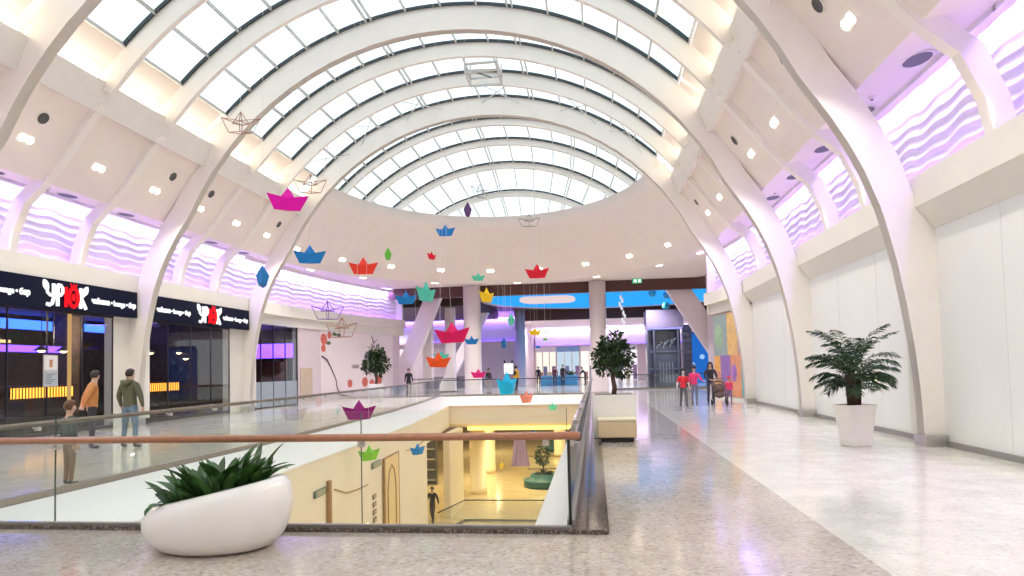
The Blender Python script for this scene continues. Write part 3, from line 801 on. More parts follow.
def fit(kind, maker, w, y, sgn, label, group):
    ww, z, n = on_panel(w, sgn)
    o = copy_tree(protos[kind]) if kind in protos else maker(); protos.setdefault(kind, o)
    frame_at(o, (AX + sgn * ww, y, z), (sgn * n.x, 0, n.y), (0, 1, 0)); o['label'] = label; o['group'] = group
side = {-1: 'shop side', 1: 'white hoarding side'}
for bi, y in enumerate(PL[:-1]):
    for k in range(3):
        yy = y + BAY * (k + .5) / 3 + .1
        for sgn in (-1, 1):
            if yy < 6: continue
            fit('d', make_downlight, 9.22, yy, sgn, 'twin square downlight in the cream vault panel on the ' + side[sgn], 'twin downlights along the ' + side[sgn])
            if k != 1: fit('s', make_speaker, 8.85, yy + (.35 if k else .1), sgn, 'round grey speaker in the cream vault panel on the ' + side[sgn], 'vault speakers on the ' + side[sgn])
            fit('v', make_vent, 10.45, yy + .3, sgn, 'oval dark air vent in the violet lit soffit on the ' + side[sgn], 'soffit vents on the ' + side[sgn])
            fit('m', make_detector, 10.3, yy - .55, sgn, 'small smoke detector on the violet lit soffit on the ' + side[sgn], 'smoke detectors on the ' + side[sgn])
# downlights round the apse
for i in range(10):
    th = PI * (i + .5) / 10; c, s_ = math.cos(th), math.sin(th); w_ = 9.38
    o = copy_tree(protos['d'])
    n = Vector((-c, -s_ / 1.2, -.72)); frame_at(o, (AX + w_ * c, Y0 + .1 + w_ * 1.2 * s_, 7.53), n, Vector((-s_, c * 1.2, 0)))
    o['label'] = 'twin downlight low on the rounded end wall above the far hall opening'; o['group'] = 'twin downlights round the end wall'
for th_d in (20, 38, 62, 90, 118, 142, 160):
    th = math.radians(th_d); o = copy_tree(protos['d'])
    frame_at(o, (AX + 10.35 * math.cos(th), Y0 + .1 + 10.35 * 1.2 * math.sin(th), 6.925), (0, 0, -1), (-math.sin(th), math.cos(th), 0))
    o['label'] = 'twin downlight in the soffit ring below the rounded end wall'; o['group'] = 'twin downlights in the soffit ring'

# roof hatch frame hanging under the glass
t = thing('roof_hatch_frame', 'rectangular steel hatch frame hanging under the roof glass near the crown of the vault', 'frame', (-3.85, 23.6, 12.85))
fb = MB()
for a, b in (((-.6, -.5, 0), (.6, -.5, 0)), ((-.6, .7, 0), (.6, .7, 0)), ((-.6, -.5, 0), (-.6, .7, 0)), ((.6, -.5, 0), (.6, .7, 0)), ((-.6, -.5, -.3), (.6, -.5, -.3)), ((-.6, .7, -.3), (.6, .7, -.3)), ((-.6, -.5, -.3), (-.6, .7, -.3)), ((.6, -.5, -.3), (.6, .7, -.3))): fb.bar(a, b, .07)
fb.build('frame', frame_g, t)
fb = MB()
for a, b in (((-.6, -.5, 0), (-.6, -.5, .55)), ((.6, -.5, 0), (.6, -.5, .5)), ((-.6, .7, 0), (-.6, .7, .55)), ((.6, .7, 0), (.6, .7, .5)), ((-.6, -.5, -.3), (-.6, -.5, 0)), ((.6, .7, -.3), (.6, .7, 0)), ((.6, -.5, -.3), (.6, -.5, 0)), ((-.6, .7, -.3), (-.6, .7, 0))): fb.bar(a, b, .05)
fb.build('hanger', frame_g, t)
MB().bar((-.3, -.5, -.28), (.2, .7, -.02), .04).build('actuator_arm', metal_d, t)

# ------------------------------------------------------------------ far hall
trim(MB().box(-14.5, 41.5, 6.36, 9.5, 41.9, 7.06), brownf)
dark_c = mat('dark_brown_ceiling', (.05, .022, .02), .6, var=.2)
struct(MB().box(-40, 41.6, 7.3, 30, 64, 7.5).build('ceiling_far', dark_c))
cove_b = emat('blue_ceiling_cove', (.03, .34, .95), 1.05)
mb = MB(); mb.prism([(1.8 + 10.6 * math.cos(2 * PI * i / 64), 53.6 + 8.6 * math.sin(2 * PI * i / 64)) for i in range(64)], 7.26, 7.30)
trim(mb, cove_b)
mb = MB(); n = 64
P0 = [(1.8 + 10.6 * math.cos(2 * PI * i / n), 53.6 + 8.6 * math.sin(2 * PI * i / n)) for i in range(n)]; P1 = [(1.8 + 11.1 * math.cos(2 * PI * i / n), 53.6 + 9.0 * math.sin(2 * PI * i / n)) for i in range(n)]
mb.add([(x, y, 7.2) for x, y in P0] + [(x, y, 7.2) for x, y in P1] + [(x, y, 7.3) for x, y in P1] + [(x, y, 7.3) for x, y in P0], [f for i in range(n) for f in ((i, (i + 1) % n, n + (i + 1) % n, n + i), (n + i, n + (i + 1) % n, 2 * n + (i + 1) % n, 2 * n + i), (3 * n + i, 3 * n + (i + 1) % n, (i + 1) % n, i))])
trim(mb, pinkw)
st = MB(); R_ = .8
poly = [(-5.0 + R_ * math.cos(a), 51.5 + 2.2 * math.sin(a)) for a in [PI / 2 + PI * i / 12 for i in range(13)]] + [(-2.2 + R_ * math.cos(a), 51.5 + 2.2 * math.sin(a)) for a in [-PI / 2 + PI * i / 12 for i in range(13)]]
st.prism(poly, 6.95, 7.1); tag(st.build('pendant_light', emat('pink_white_panel', (1, .80, .80), .72)), 'long rounded white light hanging under the blue oval ceiling', 'ceiling light')
trim(MB().box(-40, 63.6, 6.3, 30, 64.2, 7.4), brownf)
struct(MB().box(-40, 64.2, 6.35, 30, 80, 6.6).build('ceiling_far', mat('pale_far_ceiling', (.80, .74, .74), .6)))
# back walls
struct(MB().box(-7.4, 78, 0, 12, 78.3, 6.4).build('wall_far', pinkw))
struct(MB().box(-7.5, 63.9, 0, -7.2, 78, 6.4).build('wall_far_side', pinkw))
struct(MB().box(-40, 63.4, 0, -7.3, 63.8, 7.3).build('wall_far_left', pinkw))
struct(MB().box(-40, 41.5, 0, -39.7, 80, 7.4).build('wall_far_side', pinkw)); struct(MB().box(24, 41.5, 0, 24.3, 80, 7.4).build('wall_far_side', pinkw))
struct(MB().box(-40, 41.4, 0, -14.4, 41.6, 7.4).build('wall_far_front', pinkw)); struct(MB().box(7.2, 41.4, 0, 24, 41.6, 7.4).build('wall_far_front', pinkw))
struct(MB().box(7.0, 33.4, 0, 7.2, 41.6, 7.1).build('wall_far_front', pinkw)); struct(MB().box(-14.6, 42.0, 0, -14.4, 42.3, 7.1).build('wall_far_front', pinkw))
# violet lit band on the far left wall, and on the shop beyond
bandm = mat('violet_band_white', (.80, .78, .82), .5)
for x0, x1, y, z0, z1 in ((-38, -7.6, 63.1, 4.4, 6.5), (-7.0, 11, 77.6, 4.3, 6.0), (11.0, 20, 58.6, 4.6, 6.8)):
    w_ = trim(MB().box(x0, y, z0, x1, y + .25, z1), bandm); far_v = emat('far_violet_strip', (.35, .18, 1.0), 26) if 'far_violet_strip' not in MATS else MATS['far_violet_strip']
    MB().box(x0, y - .35, z1 + .02, x1, y - .2, z1 + .1).build('strip_light', far_v if y < 70 else emat('white_violet_strip', (.8, .62, 1), 22), w_)
    MB().box(x0, y - .3, z0 - .12, x1, y, z0 - .04).build('ledge', pinkw, w_)
    MB().box(x0, y - .22, z0 - .03, x1, y - .12, z0).build('strip_light', led_p, w_)
# columns of the far hall
for x, y, r_, zt in ((-7.72, 40.9, .55, 6.95), (.27, 40.9, .52, 6.95), (-7.0, 61.5, .5, 7.3)):
    trim(MB().lathe([(r_ * 1.06, 0), (r_ * 1.06, .12), (r_, .13), (r_, zt)], 28, (x, y, 0)), colm, True)
for x, y in ((-13.0, 50), (-11.2, 50)): trim(MB().box(x - .35, y - .35, 0, x + .35, y + .35, 6.5), colm)
# slanting columns
def slant(x0, x1, X0, X1, y0, y1, zt):
    m = MB(); vs = []
    for y in (y0, y1): vs += [(x0, y, 0), (x1, y, 0), (X1, y, zt), (X0, y, zt)]
    m.add(vs, [(0, 1, 2, 3), (7, 6, 5, 4), (0, 4, 5, 1), (1, 5, 6, 2), (2, 6, 7, 3), (3, 7, 4, 0)])
    return trim(m, colm)
slant(-14.0, -12.8, -11.0, -9.95, 42.2, 43.0, 6.95)
trim(MB().box(-39, 48.5, 6.5, -9.2, 62.6, 7.29), dark_c)
slant(8.6, 10.2, 4.3, 5.8, 42.0, 42.8, 6.98)
slant(-13.6, -12.6, -9.9, -9.0, 55.2, 56.0, 6.5)
# lift tower of dark glass
t = thing('lift_tower', 'dark glass lift tower with a lit frame, behind the slanting column', 'lift', (5.1, 48.4, 0))
dglass = mat('dark_blue_panel', (.035, .04, .075), .15, spec=.8)
MB().box(-1.35, -.9, 4.3, 1.25, 1.5, 5.6).build('top_casing', mat('slate_violet_panel', (.14, .12, .20), .4), t)
MB().box(-1.3, -.1, 0, 1.1, 1.4, 4.3).build('shaft_back', dglass, t)
fb = MB()
for x in (-1.3, -.85, .85, 1.15): fb.box(x - .05, -.9, 0, x + .05, -.8, 4.3)
for z in (1.35, 2.6, 4.2): fb.box(-1.3, -.9, z - .05, 1.15, -.8, z + .05)
fb.build('frame', mat('lift_frame', (.13, .15, .22), .3, .5), t)
MB().box(-.8, -.84, .05, .8, -.82, 2.55).build('door', mat('lift_glass_door', (.05, .065, .10), .12), t)
fb = MB()
for k in range(5): fb.box(-.5 + k * .22, -.86, .4, -.44 + k * .22, -.85, 1.8)
fb.build('door_bar', mat('lift_bar', (.20, .24, .32), .3), t)
fb = MB()
for k in range(9): fb.bar((-.7 + k * .16, -.86, 2.8 + (k * 37 % 11) * .06), (-.55 + k * .16, -.86, 3.1 + (k * 53 % 13) * .06), .05)
fb.build('pulley_gear', mat('lift_gear', (.16, .20, .26), .4), t)
MB().box(-1.3, -.92, 4.22, 1.15, -.88, 4.28).build('edge_light', emat('lift_edge_light', (.2, .2, 1), 3), t)
bp_ = MB()
for k in range(10): bp_.box(1.2, -.85, .2 + k * .43, 1.75, -.8, .5 + k * .43)
bp_.box(1.17, -.79, 0, 1.8, -.7, 4.5); bp_.build('louvre_panel', dglass, t)
t = thing('boutique', 'bright blue glowing shop wall behind the slanting column', 'shop', (10.4, 60, 0))
MB().box(-2.4, 0, 0, 2.6, .3, 4.4).build('wall', emat('blue_shop_glow', (.02, .16, .62), .8), t)
MB().box(-2.4, -.1, 4.3, 2.6, .0, 4.6).build('fascia', mat('blue_shop_fascia', (.05, .12, .3), .4), t)
for k in range(5): MB().ball((-1.7 + k * .85, -.05, 1.6 + (k % 3) * .7), .22, 10, 8, (1, .2, 1)).build('bubble_disc', emat('pale_blue_disc%d' % k, (.35, .6, 1), .9), t, True)
# shops on the back wall
def shop(x0, x1, col, label, e=1.0, sg=(.8, .8, .85)):
    t = thing('boutique', label, 'shop', ((x0 + x1) / 2, 77.9, 0)); h = (x1 - x0) / 2
    MB().box(-h, -.05, 0, h, 0, 3.7).build('lit_interior', emat('shop_glow_' + label[:12].replace(' ', '_'), col, e * 1.25), t)
    MB().box(-h, -.3, 3.5, h, -.05, 4.15).build('fascia', mat('fascia_' + label[:12].replace(' ', '_'), sg, .5), t)
    fb = MB()
    for i in range(4): x = -h + 2 * h * i / 3; fb.box(x - .06, -.2, 0, x + .06, -.05, 3.5)
    fb.build('frame', trimw, t)
    for i in range(4):
        x = -h + .4 + (2 * h - .8) * i / 3.2
        MB().box(x, -.35, .05, x + .45, -.15, 1.1 + (i % 2) * .7).build('display_stand', mat('stand_%s_%d' % (label[:6].replace(' ', '_'), i), [(.5, .25, .2), (.2, .25, .4), (.55, .5, .3), (.3, .2, .35)][i], .6), t)
shop(-7.0, -4.6, (1, .86, .74), 'cream lit shop at the far hall end beside the mauve column', .8)
shop(-4.5, -1.8, (.55, .70, .82), 'pale blue shop window at the end of the far hall behind the group of people', .7, (.25, .45, .75))
shop(-1.7, 1.4, (1, .88, .80), 'warm lit shop at the end of the far hall beside the round column', .85)
shop(1.5, 5.0, (.95, .86, .95), 'pink white shop at the far hall end behind the box planter tree', .8)
t = thing('seating_island', 'blue upholstered seating island in the far hall beside the group of people', 'seat', (-3.0, 60, -.05))
bevel(MB().box(-2.0, -.5, .05, 1.4, .5, .5).build('seat', mat('blue_upholstery', (.06, .32, .55), .6), t), .05)
bevel(MB().box(-2.0, .2, .5, 1.4, .5, .95).build('backrest', mat('blue_upholstery2', (.10, .40, .62), .6), t), .05)
t = thing('potted_plant', 'small potted palm behind the blue seating island in the far hall', 'plant', (-2.3, 62.0, 0))
MB().lathe([(.3, 0), (.38, .7), (.34, .7), (.3, .6), (.001, .6)], 14).build('pot', trimw, t, True)
leafm = mat('leaf_green', (.035, .085, .022), .45, var=.45, scale=9)
leafd = mat('leaf_dark_green', (.018, .050, .016), .4, var=.45, scale=9)
mb = MB(); rnd = random.Random(3)
for k in range(26):
    a = rnd.random() * 2 * PI; L = .6 + rnd.random() * .5; e = .3 + rnd.random() * 1.0; p = Vector((0, 0, .65)); d = Vector((math.cos(a) * math.cos(e), math.sin(a) * math.cos(e), math.sin(e)))
    sd = d.cross(Vector((0, 0, 1))).normalized() * .1; m_ = p + d * L * .6; e_ = p + d * L + Vector((0, 0, -.2))
    mb.add([p, m_ + sd, e_, m_ - sd], [(0, 1, 2, 3)])
mb.build('foliage', leafm, t)
railing('glass_railing', 'glass railing in the far hall standing before the lift tower', [(1.2, 45.5), (8.5, 45.5)], 1.5, 1.0, .05, metal_d, .03, 1)
railing('glass_railing', 'glass railing in the far hall beyond the round mauve column, toward the shops', [(-16, 46.5), (-9.8, 46.5)], 1.5, 1.0, .05, metal_d, .03, 1)
t = thing('kiosk_counter', 'grey kiosk counter behind the round mauve column on the shop side', 'counter', (-12.5, 57, 0))
bevel(MB().box(-2.6, -.5, 0, 2.6, .5, 1.05).build('body', mat('kiosk_grey', (.30, .27, .32), .5), t), .03)
bevel(MB().box(-2.8, -.6, 1.05, 2.8, .6, 1.12).build('counter_top', mat('kiosk_top', (.55, .5, .55), .3), t), .02)
# exit sign, blue balls, glass drops, white lantern
t = thing('exit_sign', 'green and white exit sign hanging under the soffit near the slanting column', 'sign', (2.72, 40.6, 7.0))
MB().box(-.3, -.03, -.3, .3, .03, .0).build('sign_box', emat('exit_green', (.05, .42, .16), .9), t)
pm = MB(); pm.box(-.2, -.04, -.25, -.02, -.031, -.05); pm.box(.06, -.04, -.25, .24, -.031, -.05); pm.build('pictogram', emat('exit_white', (.9, 1, .92), .9), t)
MB().box(-.28, -.015, 0, -.26, .015, .06).box(.26, -.015, 0, .28, .015, .06).build('bracket', steel, t)
blue_b = mat('blue_ball', (.02, .20, .62), .3); teal_b = mat('turquoise_ball', (.03, .40, .62), .3); navy_b = mat('deep_blue_ball', (.02, .08, .48), .3)
for i, (px_x, y, z, r_, m_, w_) in enumerate(((4.15, 46.5, 6.72, .28, teal_b, 'turquoise, highest, nearest the round column'), (5.2, 47, 6.6, .27, teal_b, 'turquoise, hanging second from the round column'), (5.0, 46, 5.75, .26, teal_b, 'turquoise, hanging lowest, before the lift tower'), (6.4, 46.5, 6.95, .24, blue_b, 'deep blue, small and high beside the slanting column'), (6.35, 46, 6.2, .36, navy_b, 'deep blue, the largest'), (6.9, 48.9, 6.0, .27, teal_b, 'turquoise, low beside the slanting column'))):
    t = thing('hanging_ball', 'hanging ball under the blue ceiling: ' + w_, 'decoration', (px_x, y, z), 0, 'balls under the blue ceiling')
    MB().ball((0, 0, 0), r_, 16, 10).build('ball', m_, t, True); MB().tube([(0, 0, r_), (0, 0, 7.26 - z)], .006, 5).build('thread', trimw, t)
glassd = mat('white_glass_drop', (.85, .85, .9), .2, emit=(.9, .9, 1), es=.35)
for i, (x, y, z, w_) in enumerate(((1.85, 44, 6.25, 'upper'), (2.0, 44.3, 5.2, 'lower'))):
    t = thing('glass_drop_lamp', w_ + ' cluster of white glass drops hanging beside the round column', 'lamp', (x, y, z))
    for k in range(4): MB().ball((.1 * math.sin(k * 2.2), .1 * math.cos(k * 2.2), -k * .24), .1, 10, 8, (.8, .8, 1.7)).build('glass_drop', glassd, t, True)
    MB().tube([(0, 0, .1), (0, 0, 7.28 - z)], .008, 5).build('cord', trimw, t)
t = thing('display_totem', 'small white lit panel on a dark stand in the far hall', 'display', (-6.05, 45.5, 0))
bevel(MB().box(-.33, -.05, 1.25, .33, .05, 2.0).build('panel', emat('white_panel_glow', (1, 1, 1), .95), t), .03)
MB().tube([(0, 0, 0), (0, 0, 1.25)], .05, 8).build('post', metal_d, t); MB().lathe([(.3, .0), (.3, .03), (.05, .05)], 14).build('base', metal_d, t)
for sx in (-1, 1): MB().box(sx * .26 - .06, -.06, 2.0, sx * .26 + .06, .06, 2.2).build('corner_lamp', blackm, t)

# ------------------------------------------------------------------ lower storey things
lc = mat('lower_column_cream', (.80, .71, .52), .5, var=.02)
for x, y, r_ in ((-7.55, 41, .52), (-8.2, 49, .52), (-3.3, 58, .5)):
    trim(MB().lathe([(r_ * 1.05, LZ), (r_ * 1.05, LZ + .35), (r_, LZ + .36), (r_, -1.8)], 24, (x, y, 0)), lc, True)
trim(MB().box(-8.1, 33.9, LZ, -7.75, 37.4, -1.75), lc)
t = railing('glass_railing', 'lower storey glass railing seen through the opening beside the person in black', [(-7.5, 30.5), (-6.9, 33.4), (-1.0, 33.4)], 1.5, 1.05, .05, metal_d, .03, 1); t.location.z = LZ
t = railing('glass_railing', 'lower storey glass railing behind the round green bench', [(-5.4, 50.5), (3.5, 50.5)], 1.5, 1.0, .05, metal_d, .03, 1); t.location.z = LZ
green_u = mat('green_upholstery', (.012, .10, .115), .5, var=.1)
soilm = mat('dark_soil', (.035, .022, .015), .9, var=.4, scale=25, bump=.6)
barkm = mat('brown_bark', (.10, .06, .035), .85, var=.4, scale=20, bump=.6)
def leafball(mb, c, R, n, rnd, L=.12, sq=(1, 1, 1), inner=.45):
    for _ in range(n):
        d = Vector((rnd.gauss(0, 1), rnd.gauss(0, 1), rnd.gauss(0, 1))).normalized(); rr = R * (inner + (1 - inner) * rnd.random() ** .6)
        p = Vector(c) + Vector((d.x * sq[0], d.y * sq[1], d.z * sq[2])) * rr
        a = (d + Vector((rnd.uniform(-.8, .8), rnd.uniform(-.8, .8), rnd.uniform(-.9, .3)))).normalized(); s_ = a.cross(Vector((rnd.random(), rnd.random(), rnd.random()))).normalized(); l = L * rnd.uniform(.7, 1.25)
        nn = a.cross(s_) * l * .12
        mb.add([p, p + a * l * .45 + s_ * l * .27 + nn, p + a * l, p + a * l * .45 - s_ * l * .27 + nn], [(0, 1, 2), (0, 2, 3)])
def bench_tree(x, y, label):
    t = thing('bench_planter', label, 'planter bench', (x, y, LZ))
    MB().lathe([(1.25, 0), (1.25, .1), (1.3, .12), (1.3, .42), (1.24, .5), (.85, .5), (.85, .78), (.8, .82), (.72, .82), (.70, .7), (.001, .72)], 32).build('round_seat', green_u, t, True)
    MB().lathe([(.7, .7), (.4, .76), (.001, .78)], 20).build('soil', soilm, t, True)
    MB().tube([(0, 0, .75), (.03, 0, 1.2), (0, .02, 1.7)], [.05, .045, .04], 8).build('trunk', barkm, t, True)
    mb = MB(); rnd = random.Random(11)
    leafball(mb, (0, 0, 2.0), .5, 420, rnd, .2, (.85, .85, 1.35)); leafball(mb, (0, 0, .86), .6, 160, rnd, .2, (1, 1, .25), .1)
    mb.build('foliage', leafd, t)
bench_tree(-3.6, 43.3, 'round green bench with a small tree in its middle on the lower storey')
t = thing('round_bench', 'dark green round bench far back on the lower storey below the railing end', 'bench', (-3.2, 62, LZ))
MB().lathe([(1.7, 0), (1.7, .1), (1.75, .12), (1.75, .5), (1.2, .55), (1.2, .95), (1.05, .98), (.001, .98)], 28).build('round_seat', green_u, t, True)
MB().box(-.9, -.9, 1.55, .9, -.84, 1.75).build('sign_plate', blackm, t); MB().tube([(0, -.87, .9), (0, -.87, 1.55)], .04, 6).build('post', metal_d, t)
# hanging mauve drape with the yellow boat
t = thing('hanging_drape', 'sheer mauve fabric drape hanging in the lower storey above the small yellow boat', 'drape', (-4.35, 36.8, -2.0))
mb = MB(); rows = []
for i in range(9):
    z = -i * .24; rows.append([((j - 6) * .085 * (.6 + .06 * i) + .04 * math.sin(j * 1.9 + i * .4), .07 * math.sin(j * 2.3 + i * .3), z) for j in range(13)])
mb.grid(rows); mb.grid([[(x, y + .004, z) for x, y, z in r_] for r_ in rows]); mb.build('fabric', mat('mauve_fabric', (.48, .32, .42), .7), t, True)
MB().tube([(-.4, 0, .02), (.4, 0, .02)], .02, 6).build('rod', metal_d, t)
# things on the lower wall: frames, boards, green signs
def wl_at(y): return XW(y)
def lower_panel(name, y, z, w_, h, m, label, cat, d=.05, extra=None):
    x = wl_at(y); a = math.atan2(wl_at(y + .5) - wl_at(y - .5), 1.0)
    t = thing(name, label, cat, (x + .01, y, z), -a)
    bevel(MB().box(0, -w_ / 2, -h / 2, d, w_ / 2, h / 2).build('panel', m, t), .008)
    if extra: extra(t, d, w_, h)
    return t
gr_s = mat('green_plate', (.10, .18, .13), .4); br_f = mat('brown_frame', (.36, .20, .085), .5); warm_p = mat('warm_panel', (.72, .60, .38), .5); dk_p = mat('menu_dark', (.16, .10, .07), .5)
def lines(t, d, w_, h):
    mb = MB()
    for k in range(3): mb.box(d, -w_ * .38, -h * .3 + k * h * .25, d + .004, w_ * .38, -h * .2 + k * h * .25)
    mb.build('printed_line', warm_p, t)
lower_panel('wall_sign', 15.5, -1.35, .72, .17, gr_s, 'green sign plate on the lower wall beside the brown post', 'sign', .05, lines)
lower_panel('wall_sign', 20.3, -1.36, .9, .2, gr_s, 'grey green sign plate on the lower wall beside the tall framed doorway', 'sign', .05, lines)
t = lower_panel('door_post', 16.05, -2.4, .16, 2.5, br_f, 'brown post standing against the lower wall near the first green sign', 'post', .09)
t = thing('doorway_frame', 'brown framed doorway with an arched yellow panel on the lower wall', 'doorway', (wl_at(22.2) + .01, 22.2, -3.6), .06)
MB().box(0, -1.12, -2.5, .08, -1.05, 2.30).build('frame_post', br_f, t); MB().box(0, 1.05, -2.5, .03, 1.09, 2.30).build('frame_post', br_f, t); MB().box(0, -1.05, 2.25, .03, 1.05, 2.30).build('lintel', br_f, t)
MB().box(0, -1.05, -2.5, .015, 1.05, 2.25).build('panel', mat('yellow_panel', (.78, .60, .30), .5), t)
MB().tube([(.02, -.55, -.2), (.02, -.55, 1.2), (.02, -.35, 1.75), (.02, 0, 1.95), (.02, .35, 1.75), (.02, .55, 1.2), (.02, .55, -.2)], .03, 6).build('arch_line', br_f, t, True)
MB().box(.016, -1.05, -1.0, .06, 1.05, -.6).build('shelf', br_f, t)
for k in range(4):
    lower_panel('menu_board', 20.1, -2.35 - k * .24, .34, .15, dk_p, ['topmost', 'second', 'third', 'lowest'][k] + ' small dark board in the column of four on the lower wall', 'board', .03, lines)
tag(MB().tube([(wl_at(16.5) + .03, 16.5, -1.45), (wl_at(17.4) + .03, 17.4, -1.72), (wl_at(18.3) + .03, 18.3, -1.8), (wl_at(19.4) + .03, 19.4, -1.85)], .018, 6).build('wall_cable', br_f), 'thin dark cable sagging along the lower wall between brown post and doorway', 'cable')
tag(MB().tube([(wl_at(24.4) + .03, 24.4, -1.45), (wl_at(26.0) + .03, 26.0, -1.58), (wl_at(28.6) + .03, 28.6, -1.5)], .018, 6).build('wall_cable', br_f), 'thin dark cable on the lower wall past the framed doorway', 'cable')
# shop clutter seen past the end of the lower wall
for i, (x, y, z, w_) in enumerate(((-12.2, 44, LZ, 'nearest the wall end'), (-13.6, 48, LZ, 'behind the first'))):
    t = thing('display_shelf', 'dark display shelf on the lower storey past the wall end, ' + w_, 'shelf', (x, y, z))
    fb = MB()
    for sx in (-1, 1): fb.box(sx * 1.2 - .04, -.25, 0, sx * 1.2 + .04, .25, 3.4)
    fb.box(-1.2, .2, 0, 1.2, .25, 3.4); fb.build('frame', metal_d, t)
    for k in range(5): MB().box(-1.16, -.24, .3 + k * .7, 1.16, .2, .34 + k * .7).build('shelf_board', steel, t)
# ------------------------------------------------------------------ planters
leafg = mat('glossy_blade_leaf', (.042, .115, .026), .34, var=.55, scale=7)
t = thing('bowl_planter', 'white oval bowl planter with a slanting rim on the stone floor before the railing', 'planter', (-3.56, 5.76, 0))
NB = 48; rows = []
prof = [(.26, 0, 0), (.44, .0, 0), (.54, .03, .02), (.635, .12, .10), (.69, .24, .3), (.70, .36, .55), (.67, .46, .8), (.615, .52, .97), (.575, .535, 1.0), (.545, .52, 1.0), (.53, .475, 1.0), (.515, .42, 1.0)]
for r_, z, k in prof:
    rows.append([(r_ * math.cos(2 * PI * j / NB) + .04 * k, r_ * .72 * math.sin(2 * PI * j / NB), z + k * .125 * math.cos(2 * PI * j / NB) * r_ / .575) for j in range(NB + 1)])
mb = MB(); mb.grid(rows); mb.add([rows[0][j] for j in range(NB)], [tuple(range(NB))])
bowl = mb.build('bowl', mat('white_glossy_bowl', (.83, .82, .80), .28, var=.01, coat=.3), t, True)
mb = MB(); c = [(.52 * math.cos(2 * PI * j / 24) + .04, .52 * .72 * math.sin(2 * PI * j / 24), .44 + .113 * math.cos(2 * PI * j / 24)) for j in range(24)]
mb.add(c, [tuple(range(24))]); mb.build('soil', soilm, t)
t2 = thing('broadleaf_plant', 'dark green broad bladed plant growing in the white oval bowl', 'plant', (-3.56, 5.76, .445))
rnd = random.Random(21); mb = MB()
for k in range(105):
    a = rnd.random() * 2 * PI; rr = .46 * rnd.random() ** .5
    px_, py_ = rr * math.cos(a) + .0, rr * .68 * math.sin(a); pz = .113 * px_ / .52
    out = a + rnd.uniform(-1.2, 1.2); L = rnd.uniform(.23, .47) * (1.0 + .2 * (-.1 < px_ < .35)); lean = rnd.uniform(.1, .6) + .7 * rr / .46 * rnd.random() + (.3 if px_ < -.25 else 0)
    W = rnd.uniform(.042, .066); p = Vector((px_, py_, pz - .02)); d0 = Vector((math.cos(out), math.sin(out), 0)); sd = Vector((-d0.y, d0.x, 0))
    tw = rnd.uniform(-.9, .9); sd = (sd + d0 * tw).normalized(); rows = []
    ang = lean * .35; q = p.copy(); n_ = 9
    for i in range(n_ + 1):
        u = i / n_; w_ = W * max(.03, (.22 if u < .15 else math.sin(PI * min(1, (u - .05) / .97)) ** .8)) if u < .99 else .001
        nn = d0.cross(sd)
        rows.append([tuple(q - sd * w_), tuple(q + Vector((0, 0, -w_ * .35))), tuple(q + sd * w_)])
        q = q + (d0 * math.sin(ang) + Vector((0, 0, 1)) * math.cos(ang)) * (L / n_); ang += lean * .17
    mb.grid(rows)
mb.build('foliage', leafg, t2, True)
# palm in the tapered pot
t = thing('palm_pot', 'tall tapered square cream pot on the pale tiles by the white hoarding', 'pot', (4.86, 13.1, 0), .22)
def taper(mb, a, b, z0, z1):
    mb.add([(-a, -a, z0), (a, -a, z0), (a, a, z0), (-a, a, z0), (-b, -b, z1), (b, -b, z1), (b, b, z1), (-b, b, z1)], [(0, 3, 2, 1), (0, 1, 5, 4), (1, 2, 6, 5), (2, 3, 7, 6), (3, 0, 4, 7)])
mb = MB(); taper(mb, .19, .27, 0, .78)
mb.add([(-.27, -.27, .78), (.27, -.27, .78), (.27, .27, .78), (-.27, .27, .78), (-.235, -.235, .78), (.235, -.235, .78), (.235, .235, .78), (-.235, .235, .78), (-.225, -.225, .70), (.225, -.225, .70), (.225, .225, .70), (-.225, .225, .70)], [(i, (i + 1) % 4, 4 + (i + 1) % 4, 4 + i) for i in range(4)] + [(4 + i, 4 + (i + 1) % 4, 8 + (i + 1) % 4, 8 + i) for i in range(4)])
bevel(mb.build('pot', mat('cream_pot', (.80, .76, .70), .45, var=.02), t), .012, 3)
MB().box(-.228, -.228, .66, .228, .228, .74).build('soil', soilm, t)
t = thing('palm_plant', 'bushy green palm with a thick fibrous trunk growing in the tapered cream pot', 'palm', (4.86, 13.1, .74))
rnd = random.Random(5); mb = MB()
for k in range(5):
    a = 2 * PI * k / 5; mb.tube([(.05 * math.cos(a), .05 * math.sin(a), -.04), (.07 * math.cos(a), .07 * math.sin(a), .3), (.10 * math.cos(a), .10 * math.sin(a), .62)], [.075, .07, .05], 8)
mb.build('trunk', mat('palm_fibre', (.07, .042, .022), .9, var=.5, scale=30, bump=1.0), t, True)
palm_m = mat('palm_leaf', (.022, .062, .022), .42, var=.5, scale=6)
stems = MB(); lv = MB()
